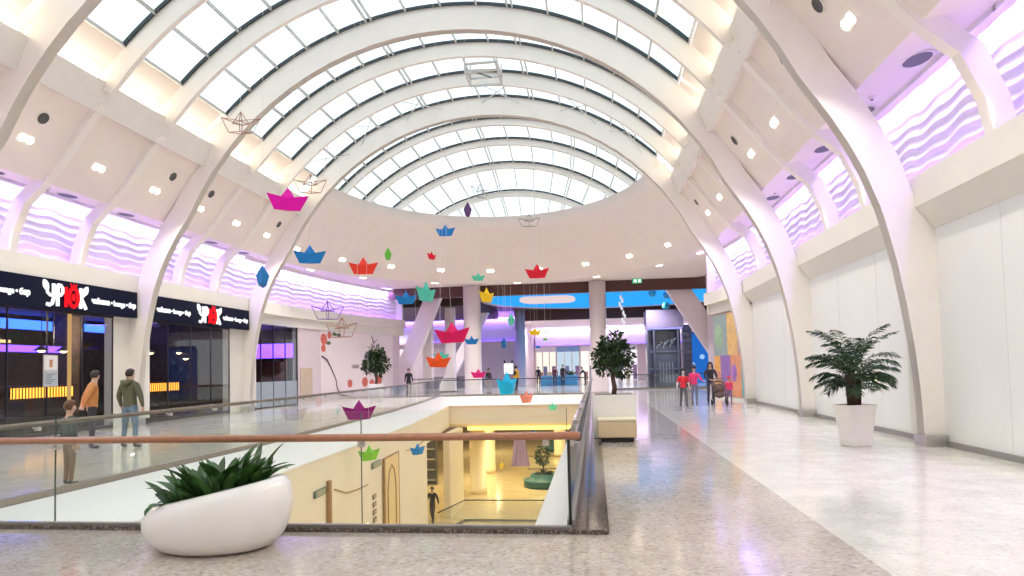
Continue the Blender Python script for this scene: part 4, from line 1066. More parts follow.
def frond(p, az, el, L, droop, W):
    d0 = Vector((math.cos(az), math.sin(az), 0)); q = Vector(p); ang = el; pts = [q.copy()]; n_ = 12
    for i in range(n_):
        q = q + (d0 * math.cos(ang) + Vector((0, 0, 1)) * math.sin(ang)) * (L / n_); ang -= droop / n_; pts.append(q.copy())
    stems.tube(pts, [.010 * (1 - .8 * i / n_) for i in range(n_ + 1)], 5)
    for i in range(3, n_ + 1):
        tan = (pts[i] - pts[i - 1]).normalized(); s_ = tan.cross(Vector((0, 0, 1))).normalized(); up = s_.cross(tan)
        for sg in (-1, 1):
            for h_ in (rnd.random() * .5, .62):
                b = pts[i - 1].lerp(pts[i], h_); l = W * math.sin(PI * min(1, (i - 2 + h_) / (n_ - 1.2))) ** .6 * rnd.uniform(.85, 1.1) + .05
                dd = (s_ * sg * .72 + tan * .75 + up * rnd.uniform(-.1, .3)).normalized(); e = b + dd * l + Vector((0, 0, -.40 * l)); m_ = b + dd * l * .5 + Vector((0, 0, -.06 * l)); ww = tan * .015
                lv.add([b - ww * .4, m_ - ww, e, m_ + ww, b + ww * .4], [(0, 1, 2, 3, 4)])
for k in range(50):
    az = 2 * PI * k / 50 * 7 + rnd.uniform(-.3, .3); hi = rnd.random()
    frond((.07 * math.cos(az), .07 * math.sin(az), .25 + .45 * hi), az,   .62 + .86 * hi, .55 + .60 * hi * rnd.uniform(.7, 1.1), rnd.uniform(1.0, 1.9), .23)
stems.build('frond_stem', mat('palm_stem', (.06, .10, .03), .5), t, True); lv.build('foliage', palm_m, t)
# white box planter with tree and its padded bench
t = thing('box_planter', 'white square box planter behind the tan bench, holding a leafy tree', 'planter', (.40, 15.0, 0))
mb = MB(); h = .47
mb.box(-h, -h, .04, h, h, .9)
mb.add([(-h, -h, .9), (h, -h, .9), (h, h, .9), (-h, h, .9), (-h, -h, .98), (h, -h, .98), (h, h, .98), (-h, h, .98), (-h + .04, -h + .04, .98), (h - .04, -h + .04, .98), (h - .04, h - .04, .98), (-h + .04, h - .04, .98), (-h + .04, -h + .04, .9), (h - .04, -h + .04, .9), (h - .04, h - .04, .9), (-h + .04, h - .04, .9)], [(i, (i + 1) % 4, 4 + (i + 1) % 4, 4 + i) for i in range(4)] + [(4 + i, 4 + (i + 1) % 4, 8 + (i + 1) % 4, 8 + i) for i in range(4)] + [(8 + i, 8 + (i + 1) % 4, 12 + (i + 1) % 4, 12 + i) for i in range(4)])
mb.build('box', mat('white_planter_box', (.82, .81, .78), .4, var=.01), t)
MB().box(-h + .045, -h + .045, .88, h - .045, h - .045, .955).build('soil', soilm, t); MB().box(-h + .06, -h + .06, 0, h - .06, h - .06, .05).build('plinth', blackm, t)
t = thing('leafy_tree', 'dense dark green small tree growing in the white box planter', 'tree', (.40, 15.0, .94))
mb = MB(); mb.tube([(0, 0, -.04), (.03, 0, .2), (-.01, .02, .42), (.02, 0, .62)], [.065, .055, .05, .05], 10)
for k in range(9):
    a = 2 * PI * k / 9 + .3; e = .5 + (k % 3) * .4; p = Vector((.01, 0, .45 + .05 * (k % 4))); q = p + Vector((math.cos(a) * math.cos(e), math.sin(a) * math.cos(e), math.sin(e))) * .5
    mb.tube([p, p.lerp(q, .5) + Vector((0, 0, .05)), q], [.025, .016, .006], 6)
mb.build('trunk', barkm, t, True)
mb = MB(); rnd = random.Random(8)
for c, R, n in (((0, 0, .98), .36, 420), ((-.22, .05, .88), .24, 200), ((.24, 0, .92), .25, 210), ((.02, -.12, 1.22), .26, 230), ((-.14, .1, .64), .2, 110), ((.22, .05, .62), .22, 140), ((0, .2, .95), .28, 160), ((.12, -.2, .74), .2, 120), ((-.30, 0, .66), .12, 50)): leafball(mb, c, R, n, rnd, .105, (1, 1, 1), .35)
mb.build('foliage', mat('ficus_leaf', (.026, .062, .016), .4, var=.55, scale=7), t)
t = thing('padded_bench', 'low tan padded block bench standing against the white box planter', 'bench', (.43, 14.18, 0))
bevel(MB().box(-.41, -.27, .10, .41, .33, .44).build('seat', mat('tan_leather', (.62, .49, .30), .5, var=.03), t), .03, 3)
bevel(MB().box(-.41, -.27, .44, .41, .33, .50).build('cushion', mat('pale_tan_leather', (.72, .66, .48), .5, var=.03), t), .02, 3)
MB().box(-.33, -.2, 0, .34, .28, .10).build('plinth', blackm, t)
# tree in a white pot by the floral mural
t = thing('potted_tree', 'round crowned dark green tree in a white pot before the floral mural', 'tree', (-11.95, 34.5, 0))
MB().lathe([(.34, 0), (.44, .95), (.38, .95), (.36, .85), (.001, .87)], 20).build('pot', trimw, t, True)
mb = MB(); mb.tube([(0, 0, .85), (.04, 0, 1.2), (-.02, 0, 1.5), (.02, 0, 2.0)], [.08, .07, .06, .05], 8); mb.build('trunk', barkm, t, True)
mb = MB(); rnd = random.Random(15)
for c, R, n in (((0, 0, 2.2), .58, 420), ((-.4, 0, 1.9), .36, 180), ((.42, 0, 2.0), .38, 190), ((.05, 0, 2.68), .42, 200), ((-.3, .2, 2.4), .35, 120), ((.3, -.2, 1.65), .25, 90)): leafball(mb, c, R, n, rnd, .2, (1, 1, 1), .35)
mb.build('foliage', MATS['ficus_leaf'], t)

# ------------------------------------------------------------------ paper boats
def boat_mesh(W):
    """folded paper boat W long: hull with raised pointed ends, peaked sail in the middle"""
    k = W
    A, B = (-.5, 0, .40), (.5, 0, .40); C, D = (-.31, 0, 0), (.31, 0, 0)
    E1, E2 = (0, .17, .27), (0, -.17, .27); F1, F2 = (0, .10, 0), (0, -.10, 0)
    S = lambda v: tuple(x * k for x in v)
    h = MB(); h.add([S(v) for v in (A, B, C, D, E1, E2, F1, F2)], [(0, 2, 6, 4), (4, 6, 3, 1), (0, 5, 7, 2), (5, 1, 3, 7), (2, 7, 3, 6), ])
    P, Q1, Q2 = (0, 0, .58), (-.215, 0, .25), (.215, 0, .25)
    sl = MB(); sl.add([S(v) for v in (P, Q1, E1, Q2, E2, A, B)], [(0, 1, 2), (0, 2, 3), (0, 4, 1), (0, 3, 4), (5, 1, 4), (5, 2, 1), (6, 4, 3), (6, 3, 2)])
    return h, sl
boatm = {}
def bcol(name, c):
    if name not in boatm: boatm[name] = mat('paper_' + name, c, .6, var=.04, spec=.15)
    return boatm[name]
CL = dict(magenta=(.80, .01, .42), blue=(.02, .22, .58), redorange=(.86, .06, .03), green=(.13, .55, .04), purple=(.13, .06, .20), red=(.70, .02, .04), turquoise=(.10, .58, .42), yellow=(.90, .60, .02), crimson=(.72, .015, .12), orange=(.85, .10, .02), cyan=(.02, .50, .80), pink=(.85, .03, .26), salmon=(.88, .32, .24), plum=(.26, .015, .17), lime=(.22, .56, .04), navy=(.02, .16, .46), teal=(.12, .62, .40), mint=(.10, .58, .48))
def zroof(x): return RC + math.sqrt(max(4, 9.9 ** 2 - (x - AX) ** 2))
def boat(x, y, z, W, col, rz, label, tilt=0.0):
    t = thing('hanging_paper_boat', label, 'paper boat', (x, y, z), rz, 'hanging paper boats'); t.rotation_euler = (0, tilt, rz)
    h, sl = boat_mesh(W); m = bcol(col, CL[col])
    h.build('hull', m, t); sl.build('sail', m, t)
    zt = zroof(x) if y < 36 else 6.8
    MB().tube([(0, 0, .58 * W), (0, 0, zt - z)], .0035, 4).build('thread', trimw, t)
B_ = boat
B_(-7.08, 14.36, 5.45, .95, 'magenta', .38, 'bright magenta paper boat hanging high beside the shop side beam', .05)
B_(-7.5, 16.5, 4.55, .86, 'blue', .35, 'wide blue paper boat above the purple wave wall, between magenta and red orange boats')
B_(-6.6, 18.1, 4.45, .86, 'redorange', .25, 'red orange paper boat hanging before the rounded end wall')
B_(-7.0, 13.05, 3.5, .80, 'blue', 2.0, 'blue paper boat turned end on before the second white rib', .1)
B_(-6.5, 20.1, 5.2, .68, 'green', 1.86, 'small green paper boat turned end on before the rounded end wall')
B_(-3.96, 20.58, 6.6, .80, 'purple', 1.76, 'dark purple paper boat turned end on under the roof glass edge')
B_(-6.73, 29.4, 7.85, .95, 'blue', .0, 'small looking blue paper boat high before the rounded end wall')
B_(-6.5, 25.8, 6.15, .58, 'red', 1.1, 'tiny red paper boat high before the rounded end wall')
B_(-5.58, 21.29, 3.95, 1.15, 'turquoise', 1.2, 'turquoise paper boat turned at an angle below the end wall seam')
B_(-6.9, 23.4, 4.1, .84, 'blue', .12, 'blue paper boat before the dark brown fascia by the violet wall')
B_(-5.3, 29.8, 5.75, .66, 'teal', .2, 'flat looking teal paper boat beside the yellow boat')
B_(-4.08, 24.7, 4.2, 1.0, 'yellow', 1.1, 'yellow paper boat at an angle beside the round mauve column')
B_(-2.1, 24.7, 5.05, .95, 'red', -.05, 'deep red paper boat hanging before the brown fascia')
B_(-3.68, 16.69, 2.32, .95, 'crimson', .04, 'largest crimson paper boat in the middle, overlapping the mauve column', -.04)
B_(-5.6, 22.87, 1.72, .95, 'orange', -.03, 'orange paper boat hanging low before the grey columns', .05)
B_(-6.7, 28.0, 2.05, .72, 'mint', .35, 'mint paper boat just behind the orange one')
B_(-6.0, 31.5, 2.85, .74, 'blue', .1, 'blue paper boat close under the largest crimson boat')
B_(-4.3, 30.88, 2.6, .9, 'navy', 1.45, 'dark blue paper boat turned end on beside the mauve column')
B_(-3.57, 28.07, 3.5, .95, 'teal', 1.6, 'pale teal paper boat turned end on near the thin far column')
B_(-6.0, 33.2, 1.18, .82, 'pink', .0, 'small pink paper boat low before the mauve column')
B_(-2.8, 20.58, .80, 1.25, 'cyan', 1.15, 'bright cyan paper boat at an angle low over the opening')
B_(-3.12, 29.4, .05, 1.0, 'salmon', 1.0, 'salmon paper boat dipping over the far white rim')
B_(-2.4, 36.4, -.75, .75, 'teal', .8, 'small teal paper boat below the far white rim')
B_(-6.61, 17.64, .28, .95, 'plum', .3, 'plum paper boat before the shop side glass railing')
B_(-6.3, 17.55, -.85, .75, 'lime', .95, 'lime green paper boat inside the opening under the handrail')
B_(-5.6, 20.0, -1.02, .62, 'blue', .95, 'small blue paper boat inside the opening below the handrail')
B_(-3.0, 33.1, 3.3, .66, 'yellow', .1, 'small yellow paper boat before the far shops')
B_(-2.55, 34.0, 3.05, .30, 'green', .0, 'tiny green paper boat below the small yellow one')
B_(-2.95, 34.0, 2.65, .34, 'blue', .0, 'tiny blue paper boat lowest of the far cluster')
B_(-2.5, 33.5, 3.45, .22, 'red', .0, 'tiny red paper boat beside the small yellow one')
B_(-4.13, 28.07, -2.7, .52, 'yellow', 1.3, 'yellow paper boat deep inside the opening below the mauve drape')
B_(-3.34, 34.31, -1.95, .60, 'blue', .8, 'blue paper boat deep inside the opening behind the handrail')
def wire_boat(x, y, z, W, rz, m, label):
    t = thing('hanging_wire_boat', label, 'wire boat', (x, y, z), rz, 'wire outline boats')
    A, B, C, D, E1, E2, F1, F2, P, Q1, Q2 = [Vector(v) * W for v in ((-.5, 0, .40), (.5, 0, .40), (-.31, 0, 0), (.31, 0, 0), (0, .17, .27), (0, -.17, .27), (0, .10, 0), (0, -.10, 0), (0, 0, .58), (-.215, 0, .25), (.215, 0, .25))]
    mb = MB()
    for a, b in ((A, E1), (E1, B), (A, E2), (E2, B), (A, C), (B, D), (C, F1), (F1, D), (C, F2), (F2, D), (E1, F1), (E2, F2)): mb.tube([a, b], .011, 5)
    mb.build('hull_wire', m, t)
    mb = MB()
    for a, b in ((P, Q1), (P, Q2), (P, E1), (P, E2), (Q1, E1), (Q2, E1), (Q1, E2), (Q2, E2)): mb.tube([a, b], .011, 5)
    mb.build('sail_wire', m, t)
    MB().tube([(0, 0, .58 * W), (0, 0, zroof(x) - z)], .0035, 4).build('thread', trimw, t)
copper = mat('copper_wire', (.40, .22, .15), .4, .6); greyw = mat('grey_wire', (.30, .29, .30), .4, .6); violw = mat('violet_wire', (.28, .16, .45), .4, .4)
wire_boat(-9.4, 16.4, 8.2, 1.0, .3, copper, 'copper wire outline of a boat under the shop side roof cove')
wire_boat(-7.1, 16.7, 3.05, .85, .6, violw, 'violet wire outline of a boat before the purple wave wall')
wire_boat(-7.35, 18.3, 2.65, 1.0, -.1, copper, 'copper wire outline of a boat before the floral mural')
wire_boat(-2.68, 28.07, 7.8, .95, .1, greyw, 'thin grey wire outline of a boat before the rounded end wall')
wire_boat(-4.25, 24.7, 8.3, .9, .9, greyw, 'grey wire outline of a boat above the dark purple boat under the glass')
wire_boat(-8.6, 19.0, 7.2, 1.0, .2, copper, 'copper wire outline of a boat beside the magenta boat')
# ------------------------------------------------------------------ people
def pmat(name, c, rough=.75):
    return MATS[name] if name in MATS else mat(name, c, rough, var=.12, scale=18)
def skin_mesh(name, verts, edges, radii, subs, root=0):
    me = bpy.data.meshes.new(name); bm = bmesh.new(); lay = bm.verts.layers.skin.verify()
    vs = [bm.verts.new(v) for v in verts]
    for i, v in enumerate(vs):
        r = radii[i]; v[lay].radius = r if isinstance(r, tuple) else (r, r); v[lay].use_root = (i == root)
    for a, b in edges: bm.edges.new((vs[a], vs[b]))
    bm.to_mesh(me); bm.free()
    o = bpy.data.objects.new(name, me); COL.objects.link(o)
    k = o.modifiers.new('skin', 'SKIN'); k.use_smooth_shade = True; k.branch_smoothing = .4
    d = o.modifiers.new('sub', 'SUBSURF'); d.levels = subs; d.render_levels = subs
    m2 = bpy.data.meshes.new_from_object(o.evaluated_get(bpy.context.evaluated_depsgraph_get()))
    COL.objects.unlink(o); bpy.data.objects.remove(o); bpy.data.meshes.remove(me)
    return m2
def person(label, loc, rz, h, pose=None, top=(.5, .3, .1), legs=(.05, .05, .06), shoes=(.04, .03, .03), hair=(.03, .018, .012), skin=(.62, .40, .29), long_hair=False, bulk=1.0, hood=None, hat=None, subs=2, sleeve=True, skirt=None, name='person', z=0.0, bag=None, child=False):
    """standing figure facing -y; joints can be moved by pose = {joint: (x, y, z)} in a 1.75 m body"""
    J = dict(pelvis=(0, 0, .97), waist=(0, 0, 1.09), chest=(0, .0, 1.28), upper=(0, .01, 1.42), neck=(0, .01, 1.50), head0=(0, -.005, 1.575), head1=(0, -.012, 1.65), head2=(0, -.002, 1.705), nose=(0, -.118, 1.625),
             hipL=(.09, 0, .93), kneeL=(.10, -.01, .51), ankL=(.10, .02, .09), heelL=(.10, .035, .045), toeL=(.115, -.14, .035), hipR=(-.09, 0, .93), kneeR=(-.10, -.01, .51), ankR=(-.10, .02, .09), heelR=(-.10, .035, .045), toeR=(-.115, -.14, .035),
             shL=(.17, .01, 1.42), elL=(.225, .03, 1.14), wrL=(.24, -.03, .90), paL=(.243, -.05, .835), shR=(-.17, .01, 1.42), elR=(-.225, .03, 1.14), wrR=(-.24, -.03, .90), paR=(-.243, -.05, .835))
    J.update(pose or {})
    k = h / 1.75; hs = 1.22 if child else 1.0     # a child's head is larger for its body
    hc = Vector(J['head1'])
    for q in ('head0', 'head1', 'head2', 'nose'):
        v = Vector(J[q]); J[q] = tuple(Vector(J['neck']) + (v - Vector(J['neck'])) * hs) if hs != 1 else J[q]
    B = bulk
    names = list(J); V = {n: Vector(J[n]) * k for n in names}
    R = dict(pelvis=(.155 * B, .115 * B), waist=(.145 * B, .105 * B), chest=(.165 * B, .115 * B), upper=(.135 * B, .09 * B), neck=.054, head0=(.066 * hs, .078 * hs), head1=(.078 * hs, .098 * hs), head2=(.06 * hs, .076 * hs), nose=.012,
             hipL=.092 * B, kneeL=.064, ankL=.045, heelL=.042, toeL=.034, hipR=.092 * B, kneeR=.064, ankR=.045, heelR=.042, toeR=.034, shL=.068 * B, elL=.05 * B, wrL=.034, paL=(.034, .022), shR=.068 * B, elR=.05 * B, wrR=.034, paR=(.034, .022))
    E = [('pelvis', 'waist'), ('waist', 'chest'), ('chest', 'upper'), ('upper', 'neck'), ('neck', 'head0'), ('head0', 'head1'), ('head1', 'head2'), ('head1', 'nose'),
         ('pelvis', 'hipL'), ('hipL', 'kneeL'), ('kneeL', 'ankL'), ('ankL', 'heelL'), ('heelL', 'toeL'), ('pelvis', 'hipR'), ('hipR', 'kneeR'), ('kneeR', 'ankR'), ('ankR', 'heelR'), ('heelR', 'toeR'),
         ('upper', 'shL'), ('shL', 'elL'), ('elL', 'wrL'), ('wrL', 'paL'), ('upper', 'shR'), ('shR', 'elR'), ('elR', 'wrR'), ('wrR', 'paR')]
    region = {}
    # hands: four bent fingers and a thumb
    for s_, sg in (('L', 1), ('R', -1)):
        w_, p_ = V['wr' + s_], V['pa' + s_]; d = (p_ - w_).normalized(); side = d.cross(Vector((sg, 0, .15))).normalized()   # across the knuckles
        curl = side.cross(d).normalized() * sg
        for i in range(4):
            b = p_ + d * .028 * k + side * (i - 1.5) * .0185 * k; L = (.066, .078, .072, .056)[i] * k
            m_ = b + d * L * .55 + curl * .008 * k; e = b + d * L * .92 + curl * .03 * k
            for nm, v, r in ((f'f{s_}{i}b', b, .0095), (f'f{s_}{i}m', m_, .0085), (f'f{s_}{i}e', e, .007)): V[nm] = v; R[nm] = r; names.append(nm)
            E += [('pa' + s_, f'f{s_}{i}b'), (f'f{s_}{i}b', f'f{s_}{i}m'), (f'f{s_}{i}m', f'f{s_}{i}e')]
        b = w_.lerp(p_, .55) + side * .03 * k; e = b + d * .04 * k + side * .022 * k + curl * .02 * k
        V['t' + s_] = e; R['t' + s_] = .009; names.append('t' + s_); E.append(('pa' + s_, 't' + s_))
    idx = {n: i for i, n in enumerate(names)}
    rad = [tuple(q * k for q in R[n]) if isinstance(R[n], tuple) else R[n] * k for n in names]
    me = skin_mesh('body', [V[n] for n in names], [(idx[a], idx[b]) for a, b in E], rad, subs)
    # colour regions by the nearest bone
    mats = [pmat('skin_%d' % int(skin[0] * 100), skin, .55), pmat('cloth_%.2f_%.2f_%.2f' % top, top), pmat('cloth_%.2f_%.2f_%.2f' % legs, legs), pmat('shoe_%.2f_%.2f' % shoes[:2], shoes, .5)]
    for m_ in mats: me.materials.append(m_)
    seg = []
    for a, b in E:
        nm = a + b
        if any(q in (a, b) for q in ('toeL', 'toeR', 'heelL', 'heelR')): r = 3
        elif 'knee' in nm or (a == 'pelvis' and 'hip' in b): r = 2
        elif a in ('pelvis', 'waist', 'chest') or (a == 'upper' and b.startswith('sh')) or a.startswith('sh'): r = 1
        elif a.startswith('el'): r = 1 if sleeve else 0
        else: r = 0
        seg.append((V[a], V[b], r))
    top_z = .93 * k
    for p in me.polygons:
        c = p.center; best = 9; rr = 0
        for a, b, r in seg:
            ab = b - a; t_ = max(0, min(1, (c - a).dot(ab) / max(ab.length_squared, 1e-9))); d_ = (a + ab * t_ - c).length
            if d_ < best: best = d_; rr = r
        if rr == 2 and c.z > top_z: rr = 1
        if rr == 0 and V['upper'].z + .035 * k > c.z > V['chest'].z and abs(c.x) < .13 * k: rr = 1
        p.material_index = rr; p.use_smooth = True
    root = thing(name, label, 'person', (loc[0], loc[1], z), rz)
    o = bpy.data.objects.new('body', me); COL.objects.link(o); o.parent = root
    # hair cap
    nk = V['neck']; hd = V['head1']; up = (V['head2'] - V['head0']).normalized(); fw = (V['nose'] - hd); fw = (fw - up * fw.dot(up)).normalized(); rt = fw.cross(up)
    hm = pmat('hair_%.3f' % hair[0], hair, .6)
    mb = MB(); rows = []; n = 20; rxy = .092 * k * hs; 
    for i in range(9):
        e = PI / 2 - i * PI / 2 / 5.6; row = []
        for j in range(n + 1):
            a = 2 * PI * j / n; f_ = math.cos(a); cut = 1.0
            ee = e
            if f_ > .25: ee = max(e, .52 - .15 * (1 - f_))       # hairline over the forehead
            elif f_ > -.2: ee = max(e, -.05)
            v = hd + up * (.020 * k * hs) + (fw * math.cos(a) * 1.13 - rt * math.sin(a) * .93) * rxy * math.cos(ee) + up * math.sin(ee) * rxy * 1.1
            row.append(tuple(v))
        rows.append(row)
    mb.grid(rows)
    hobj = mb.build('hair', hm, root, True); so = hobj.modifiers.new('thick', 'SOLIDIFY'); so.thickness = .012 * k; so.offset = 1
    if long_hair:
        pts = [hd - fw * .075 * k + up * .05 * k, hd - fw * .105 * k - up * .08 * k, nk - fw * .10 * k - up * .06 * k, nk - fw * .11 * k - up * .20 * k]
        MB().tube(pts, [.07 * k, .085 * k, .08 * k, .03 * k], 10).build('long_hair', hm, root, True)
        for sg in (-1, 1):
            MB().tube([hd + rt * sg * .08 * k + up * .05 * k, hd + rt * sg * .092 * k - up * .06 * k, nk + rt * sg * .09 * k + fw * .04 * k - up * .12 * k], [.03 * k, .034 * k, .015 * k], 8).build('hair_lock', hm, root, True)
    # ears, eyes, mouth
    for sg in (-1, 1):
        MB().ball(hd + rt * sg * .083 * k * hs - up * .012 * k, .02 * k * hs, 8, 6, (.5, 1, 1.4)).build('ear', mats[0], root, True)
        MB().ball(hd + rt * sg * .030 * k * hs + fw * .090 * k * hs + up * .002 * k, .010 * k * hs, 8, 6).build('eye', blackm, root, True)
    q = hd + fw * .090 * k * hs - up * .062 * k * hs
    MB().tube([q - rt * .022 * k, q + fw * .006 * k, q + rt * .022 * k], .006 * k, 6).build('mouth', pmat('lips', (.42, .14, .13)), root, True)
    if hood:
        a = nk - fw * .03 * k; MB().tube([a + rt * .11 * k + up * .0 * k, a + rt * .08 * k - fw * .085 * k - up * .02 * k, a - fw * .125 * k - up * .05 * k, a - rt * .08 * k - fw * .085 * k - up * .02 * k, a - rt * .11 * k], [.035 * k, .055 * k, .065 * k, .055 * k, .035 * k], 10).build('hood', pmat('cloth_%.2f_%.2f_%.2f' % hood, hood), root, True)
    if hat:
        mb = MB(); mb.ball(hd + up * .055 * k * hs, .105 * k * hs, 14, 8, (1, 1, .85)); mb.build('hat', pmat('hat_%.2f' % hat[0], hat), root, True)
        MB().ball(hd + up * .165 * k * hs, .035 * k, 10, 8).build('pompom', pmat('hat_%.2f' % hat[0], hat), root, True)
    if bag:
        MB().ball(V['chest'] - fw * .17 * k, .13 * k, 12, 8, (1.0, .7, 1.35)).build('backpack', pmat('bag', bag), root, True)
    return root
walk = dict(hipL=(.09, 0, .93), kneeL=(.095, -.14, .52), ankL=(.10, -.16, .10), heelL=(.10, -.13, .045), toeL=(.11, -.33, .06), kneeR=(-.095, .04, .50), ankR=(-.10, .22, .13), heelR=(-.10, .25, .10), toeR=(-.11, .10, .03))
# two men and a boy on the shop side walkway
person('person in an orange jacket, hands behind the back, looking sideways at the first shop window', (-11.45, 13.6), 2.35, 1.76, dict(elL=(.27, .12, 1.17), wrL=(.12, .19, .98), paL=(.06, .20, .95), elR=(-.27, .12, 1.17), wrR=(-.12, .17, .96), paR=(-.06, .18, .92), chest=(0, -.02, 1.28), nose=(.09, -.085, 1.625), upper=(0, -.03, 1.42), neck=(0, -.04, 1.50), head0=(0, -.055, 1.575), head1=(.01, -.065, 1.65), head2=(.01, -.055, 1.705)) | dict(nose=(.08, -.145, 1.625)), top=(.55, .24, .07), legs=(.03, .03, .04), bulk=1.24)
person('person in an olive green hooded sweatshirt and jeans, seen from behind before the white column', (-10.62, 13.75), PI - .1, 1.78, dict(elL=(.30, .0, 1.15), wrL=(.29, -.06, .92), paL=(.28, -.08, .86), elR=(-.29, .0, 1.15), wrR=(-.28, -.07, .92), paR=(-.27, -.09, .86), ankL=(.16, .02, .09), kneeL=(.14, -.01, .51), heelL=(.16, .035, .045), toeL=(.20, -.13, .035), ankR=(-.16, .02, .09), kneeR=(-.14, -.01, .51), heelR=(-.16, .035, .045), toeR=(-.20, -.13, .035)), top=(.10, .105, .055), legs=(.13, .20, .27), hood=(.11, .115, .06), bulk=1.26)
person('child in a dark jacket and brown trousers standing behind the shop side glass railing', (-7.95, 9.0), PI - .35, 1.22, None, top=(.05, .07, .075), legs=(.24, .15, .09), hair=(.12, .055, .025), shoes=(.05, .06, .08), bulk=1.12, child=True)
# the family by the colour mural
person('girl in a red puffy vest walking, nearest of the family group on the pale tiles', (3.32, 25.5), .12, 1.40, walk | dict(elL=(.26, .06, 1.17), wrL=(.32, .10, .96), paL=(.34, .11, .90), elR=(-.26, .05, 1.17), wrR=(-.30, -.02, .96), paR=(-.31, -.04, .90)), top=(.62, .015, .03), legs=(.07, .07, .08), long_hair=True, hair=(.018, .012, .01), bulk=1.22, child=True, sleeve=False, skin=(.60, .52, .5))
person('girl in a pink jacket and dark pompom hat beside the woman with the pushchair', (3.98, 27.2), -.3, 1.5, dict(elL=(.30, -.1, 1.22), wrL=(.44, -.22, 1.12), paL=(.49, -.26, 1.10), kneeL=(.11, -.08, .51), ankL=(.10, -.06, .09), heelL=(.10, -.04, .045), toeL=(.11, -.2, .035)), top=(.75, .04, .16), legs=(.16, .17, .21), hat=(.03, .03, .035), bulk=1.15, child=True)
person('woman in a black top with red sleeves pushing the pushchair before the colour mural', (4.55, 26.75), -.1, 1.68, dict(elL=(.25, -.06, 1.16), wrL=(.20, -.30, 1.04), paL=(.18, -.36, 1.03), elR=(-.22, -.04, 1.16), wrR=(-.04, -.30, 1.04), paR=(.02, -.36, 1.03)) | {q: walk[q] for q in ('kneeL', 'ankL', 'heelL', 'toeL', 'kneeR', 'ankR', 'heelR', 'toeR')}, top=(.03, .022, .025), legs=(.05, .055, .075), long_hair=True, hair=(.02, .012, .01))
person('small child in a pink coat walking beside the pushchair, nearest the colour mural', (5.28, 26.9), .1, 1.05, walk, top=(.75, .05, .13), legs=(.18, .12, .2), hat=(.62, .05, .12), bulk=1.2, child=True)
# distant figures
person('person in black standing far off before the slanting column on the shop side', (-12.05, 41.2), .3, 1.76, None, top=(.018, .018, .02), legs=(.025, .025, .03), subs=1)
person('person in a yellow jacket with a dark backpack walking in the far hall', (-5.55, 45.8), PI - .6, 1.80, walk, top=(.80, .48, .03), legs=(.03, .03, .035), subs=1, bag=(.03, .03, .03))
person('person in a dark top and white shirt hem standing behind the mauve column', (-7.15, 43.5), .8, 1.66, None, top=(.04, .035, .04), legs=(.45, .42, .43), subs=1)
for x, y, hh, tp, w_ in ((-7.6, 62, 1.8, (.05, .04, .10), 'in dark violet, first from the mauve column'), (-6.9, 62.6, 1.78, (.07, .05, .12), 'in dark violet, second from the mauve column'), (-5.3, 61, 1.74, (.03, .025, .03), 'in black, third from the mauve column'), (-3.6, 58.6, 1.72, (.10, .02, .025), 'in dark red, beside the seating island'), (-2.9, 58.8, 1.85, (.025, .02, .025), 'in black, tallest, before the seating island')):
    person('far off person of the group ' + w_, (x, y), .4 * math.sin(x * 7), hh, None, top=tp, legs=(.03, .025, .035), subs=1)
person('person leaning on the seating island end in the far hall', (-.9, 58.7), -1.3, 1.7, dict(chest=(0, -.12, 1.25), upper=(0, -.2, 1.36), neck=(0, -.24, 1.43), head0=(0, -.28, 1.50), head1=(0, -.31, 1.57), head2=(0, -.32, 1.625), nose=(0, -.42, 1.53), shL=(.17, -.2, 1.36), shR=(-.17, -.2, 1.36), elL=(.22, -.35, 1.15), wrL=(.2, -.55, 1.0), paL=(.19, -.6, .97), elR=(-.22, -.35, 1.15), wrR=(-.2, -.55, 1.0), paR=(-.19, -.6, .97)), top=(.05, .035, .035), legs=(.04, .035, .04), subs=1)
# lower storey
person('person in a black jacket walking on the lower storey, seen through the glass', (-8.5, 33.0), -.15, 1.80, walk | dict(elL=(.28, .03, 1.17), wrL=(.33, .0, .94), paL=(.345, -.02, .88), elR=(-.28, .03, 1.17), wrR=(-.33, .0, .94), paR=(-.345, -.02, .88)), top=(.022, .02, .022), legs=(.045, .042, .045), subs=2, z=LZ, bulk=1.1)
# pushchair
t = thing('pushchair', 'dark pushchair with a brown hood pushed before the woman', 'pushchair', (4.70, 25.84, 0), -.1)
fabric_b = mat('brown_pushchair_fabric', (.12, .075, .05), .8, var=.2)
mb = MB(); mb.ball((0, .06, .62), .24, 14, 10, (.9, 1.1, 1.0)); mb.build('seat', fabric_b, t, True)
mb = MB(); rows = [[(.24 * math.cos(a) , .02 - .30 * math.sin(e) + .1, .72 + .30 * math.cos(e) * math.sin(a) ** .8) for a in [PI * j / 12 for j in range(13)]] for e in [-.9 + .25 * i for i in range(7)]]
mb.grid(rows); ho = mb.build('hood', mat('tan_pushchair_hood', (.22, .14, .08), .8), t, True); ho.modifiers.new('thick', 'SOLIDIFY').thickness = .02
MB().ball((0, -.22, .42), .16, 12, 8, (1.2, .8, .7)).build('foot_cover', fabric_b, t, True)
fb = MB()
for sx in (-1, 1):
    fb.tube([(sx * .22, .52, 1.02), (sx * .24, .3, .75), (sx * .24, -.30, .14)], .014, 6); fb.tube([(sx * .24, .34, .14), (sx * .24, .05, .55)], .014, 6)
fb.tube([(-.22, .52, 1.02), (0, .56, 1.05), (.22, .52, 1.02)], .016, 6); fb.build('frame', metal_d, t, True)
